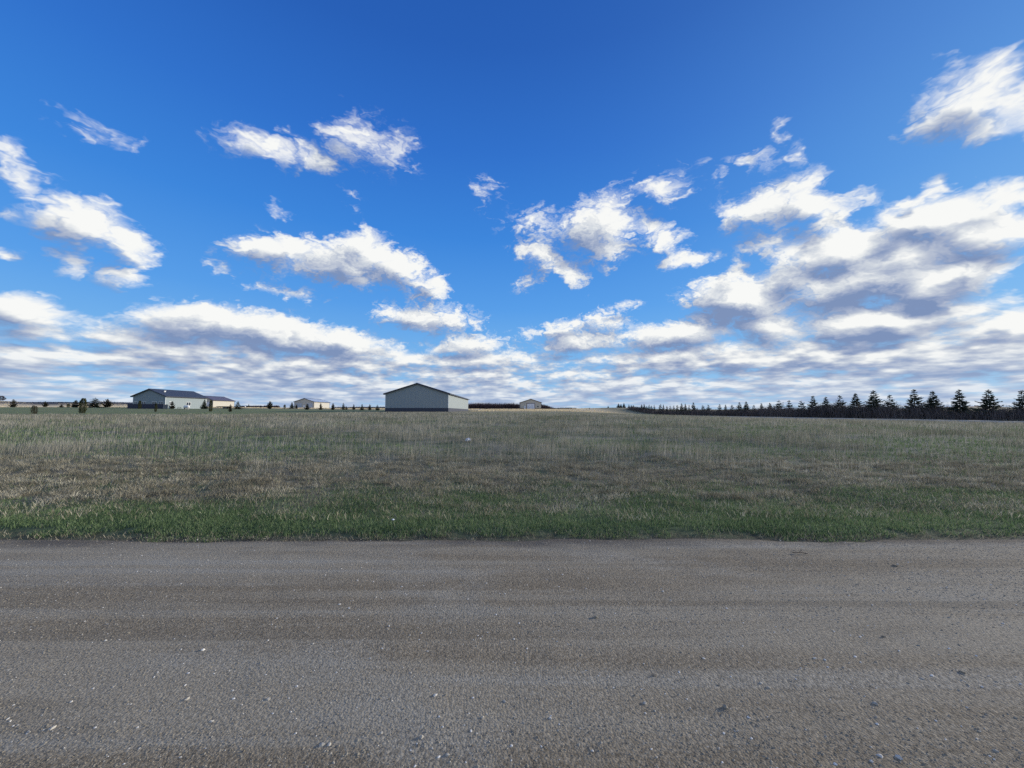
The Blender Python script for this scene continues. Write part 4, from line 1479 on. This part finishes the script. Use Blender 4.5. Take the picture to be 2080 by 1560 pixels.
# flatbed trailer by the cream shed
ty_ = 150.0
ta, tb = at(443, 831, ty_), at(470, 831, ty_)
tz0 = tz((ta.x + tb.x) / 2, ty_)
tr = empty('flatbed_trailer', ((ta.x + tb.x) / 2, ty_, tz0))
tag(tr, 'dark flatbed trailer parked in front of the cream shed', 'trailer')
L = (tb.x - ta.x) / 2
black = paint_mat('black_steel', (0.022, 0.024, 0.034), 0.5, 0.2)
MB().box(-L, L, -1.15, 1.15, 0.80, 0.95).build('deck', black, tr)
MB().box(-L + 0.1, L - 0.1, -0.5, -0.38, 0.62, 0.79).box(-L + 0.1, L - 0.1, 0.38, 0.5, 0.62, 0.79).build('frame', black, tr)
MB().tube((-L, -0.3, 0.7), (-L - 1.5, 0, 0.55), 0.06, 0.06, 6).tube((-L, 0.3, 0.7), (-L - 1.5, 0, 0.55), 0.06, 0.06, 6).build('tongue', black, tr)
for wx_ in (0.35, 1.25):
    for sy_ in (-1.0, 1.0):
        wheel(tr, wx_, sy_, 0.38, 0.38, 0.24)

# white tank in front of the house
ky = 118.0
ka, kb = at(373, 828, ky), at(385, 828, ky)
kt = empty('fuel_tank', ((ka.x + kb.x) / 2, ky, tz((ka.x + kb.x) / 2, ky)))
tag(kt, 'low white tank lying in front of the sunlit house wall', 'tank')
R_, Lk = 0.42, (kb.x - ka.x) / 2
tk = MB()
prev = None
prof_ = [(-Lk, 0.12), (-Lk + 0.12, 0.30), (-Lk + 0.32, R_), (Lk - 0.32, R_), (Lk - 0.12, 0.30), (Lk, 0.12)]
for (xa, ra), (xb, rb) in zip(prof_, prof_[1:]):
    tk.tube((xa, 0, 0.72), (xb, 0, 0.72), ra, rb, 18, False)
tk.add([(-Lk, 0.12 * math.cos(t), 0.72 + 0.12 * math.sin(t)) for t in np.linspace(0, 6.283, 12, endpoint=False)], [tuple(range(12))])
tk.add([(Lk, 0.12 * math.cos(t), 0.72 + 0.12 * math.sin(t)) for t in np.linspace(0, 6.283, 12, endpoint=False)], [tuple(range(12))])
tk.build('vessel', paint_mat('white_paint', (0.75, 0.75, 0.73), 0.4, 0.06), kt, smooth=True)
MB().tube((0, 0, 1.12), (0, 0, 1.27), 0.13, 0.11, 10).build('valve_cap', paint_mat('grey_cap', (0.4, 0.4, 0.4), 0.5, 0.1), kt)
for sx_ in (-1, 1):
    MB().box(sx_ * Lk * 0.55 - 0.06, sx_ * Lk * 0.55 + 0.06, -0.32, 0.32, -0.05, 0.36).build('leg', fence_grey, kt)

# dark shrub beside the tank
sb = link('shrub', cedar_mesh(51, 1.5, needle_m, 900))
p = at(364, 827.5, 119)
sb.location = (p.x, 119, tz(p.x, 119))
sb.scale = (0.75, 0.75, 0.72)
tag(sb, 'low dark round shrub just left of the white tank', 'shrub')

# posts
for px, top, base, yy, lab, mm in ((499, 825.0, 828.5, 215, 'short white post far behind, right of the cream shed', TRIM_WHITE), (1102.5, 832.0, 836.0, 150, 'thin dark post in the grass right of the tan shed', fence_grey)):
    xx = (px - 1040) / FPX * yy
    hh = (base - top) / FPX * yy
    po = empty('post', (xx, yy, tz(xx, yy)))
    tag(po, lab, 'post')
    r_ = 0.30 if mm is TRIM_WHITE else 0.10
    MB().tube((0, 0, -0.2), (0, 0, hh), r_, r_ * 0.9, 8).build('shaft', mm, po)
    MB().tube((0, 0, hh), (0, 0, hh + 0.12), r_ * 1.1, r_ * 0.4, 8).build('cap', mm, po)

# litter in the field
litter_m, lk, lp = mat('white_plastic', (0.74, 0.75, 0.77), 0.35, 0.5)


def crumpled(seed, sx_, sy_, sz_):
    import bmesh
    rng = np.random.default_rng(seed)
    bm = bmesh.new()
    bmesh.ops.create_icosphere(bm, subdivisions=3, radius=1.0)
    off = rng.uniform(0, 50)
    for v in bm.verts:
        c = v.co.copy()
        n = float(fbm(np.array(c.x * 1.3 + off), np.array(c.y * 1.3 + c.z * 1.7), 1.6, 4, seed))
        v.co = Vector((c.x * sx_, c.y * sy_, max(c.z, -0.15) * sz_)) * (0.45 + 1.0 * n)
    me = bpy.data.meshes.new('bag')
    bm.to_mesh(me)
    bm.free()
    me.materials.append(litter_m)
    return me


for px, py, dd, s, lab in ((951, 895, 18.5, (0.20, 0.13, 0.10), 'crumpled white plastic bag lying in the tall grass'), (804, 1054, 5.75, (0.022, 0.018, 0.014), 'tiny scrap of white litter in the green verge')):
    xx = (px - 1040) / FPX * dd
    o = link('plastic_bag' if s[0] > 0.1 else 'litter', crumpled(int(px), *s))
    o.location = (xx, dd, tz(xx, dd) + (0.10 if s[0] > 0.1 else 0.07))
    o.rotation_euler = (0, 0, RNG.uniform(0, 6))
    tag(o, lab, 'litter')

# ---------------------------------------------------------------- single stones that stand out on the road
ROCKS = [
    (1210, 1253, 9, 0.55, 'largest light stone standing up in the middle of the road'), (1473, 1438, 10, 0.50, 'round grey-brown stone near the bottom right of centre'),
    (1328, 1372, 12, 0.18, 'dark clod of soil right of centre on the road'), (1826, 1538, 13, 0.92, 'pale flat stone at the bottom edge on the right'),
    (1787, 1534, 12, 0.92, 'pale flat stone just left of another at the bottom right'), (1770, 1546, 8, 0.95, 'small white stone at the bottom edge, right side'),
    (1778, 1430, 11, 0.75, 'bluish pale stone alone on the right half of the road'), (2022, 1523, 10, 0.75, 'pale stone near the bottom right corner'),
    (106, 1479, 12, 0.88, 'long pale stone near the left edge of the road'), (58, 1486, 10, 0.8, 'pale chip left of the long pale stone'),
    (380, 1419, 11, 0.85, 'pale flat stone left of centre with a chip beside it'), (545, 1420, 10, 0.85, 'pale stone right of the flat stone, left half of the road'),
    (412, 1320, 9, 0.98, 'bright white chip in the left half of the road'), (654, 1513, 12, 0.85, 'pale stone at the bottom, left of centre'),
    (669, 1512, 11, 0.88, 'pale stone touching its twin at the bottom, left of centre'), (884, 1413, 9, 0.95, 'white stone left of the road centre, near half'),
    (1025, 1424, 9, 0.85, 'whitish stone close to the road centre, near half'), (980, 1458, 9, 0.85, 'pale stone just below the whitish one at the centre'),
    (1118, 1459, 8, 0.9, 'white stone right of the road centre, near half'), (856, 1499, 11, 0.8, 'pale grey stone low left of centre'),
    (909, 1534, 9, 0.85, 'pale stone at the very bottom left of centre'), (1310, 1428, 11, 0.85, 'paired pale stone right of the road centre'),
    (1655, 1337, 7, 0.95, 'left of two small white chips on the right half'), (1676, 1340, 7, 0.95, 'right of two small white chips on the right half'),
    (1561, 1397, 10, 0.8, 'pale chip between road centre and right edge'), (1546, 1388, 8, 0.85, 'small white chip above the pale chip on the right half'),
    (1794, 1293, 8, 0.12, 'dark crumb of soil on the right half of the road'), (1818, 1149, 9, 0.12, 'dark clod near the far grass edge on the right'),
    (690, 1228, 6, 0.95, 'white chip left of centre on the far half'), (1954, 1365, 10, 0.3, 'dark bluish stone near the right edge of the road'),
]
rock_shapes = stone_shapes(7, 99)


def rock_mesh(i, tone):
    import bmesh
    v, f = rock_shapes[i % len(rock_shapes)]
    bm = bmesh.new()
    vs = [bm.verts.new(p) for p in v]
    for q in f:
        bm.faces.new([vs[t] for t in q])
    bmesh.ops.subdivide_edges(bm, edges=list(bm.edges), cuts=1, smooth=0.6, use_grid_fill=True)
    for q in bm.verts:
        q.co *= 1 + 0.10 * (float(vnoise(np.array(q.co.x * 3 + i), np.array(q.co.y * 3 + q.co.z * 2), 1.0, i)) - 0.5)
    me = bpy.data.meshes.new('stone')
    bm.to_mesh(me)
    bm.free()
    a = me.attributes.new('tone', 'FLOAT', 'POINT')
    a.data.foreach_set('value', np.full(len(me.vertices), tone, dtype=np.float32))
    me.materials.append(stone_m)
    return me


for i, (px, py, wpx, tone, lab) in enumerate(ROCKS):
    d = ray(px, py)
    t = EYE / -d[2]
    xx, yy = d[0] * t, d[1] * t
    r_ = wpx / FPX * yy * 0.5
    o = link('clod' if tone < 0.2 else 'stone', rock_mesh(i, tone))
    o.scale = (r_ * 1.0, r_ * 0.95, r_ * (1.15 if i < 2 else 0.95))
    o.location = (xx, yy, float(road_z(np.array(xx), np.array(yy))) + r_ * (0.30 if i < 2 else 0.0))
    o.rotation_euler = (0, 0, (i * 1.7) % 6.28)
    tag(o, lab, 'stone' if tone >= 0.2 else 'clod', 'stones lying on the road' if tone >= 0.2 else 'clods of soil on the road')

# dead stalk on the far right of the road
d = ray(1625, 1125)
t = EYE / -d[2]
sx0, sy0 = d[0] * t, d[1] * t
st = MB()
pts = [(-0.075, 0.015, 0.008), (-0.03, -0.008, 0.018), (0.025, 0.008, 0.012), (0.075, -0.015, 0.008)]
for p, q in zip(pts, pts[1:]):
    st.tube(p, q, 0.004, 0.0035, 5)
st.tube((0.0, 0, 0.022), (0.06, 0.05, 0.03), 0.004, 0.002, 4)
o = st.build('stick', paint_mat('wet_wood', (0.035, 0.028, 0.024), 0.8, 0.2))
o.location = (sx0, sy0, 0.0)
tag(o, 'dark twig lying near the grass edge on the right', 'twig')
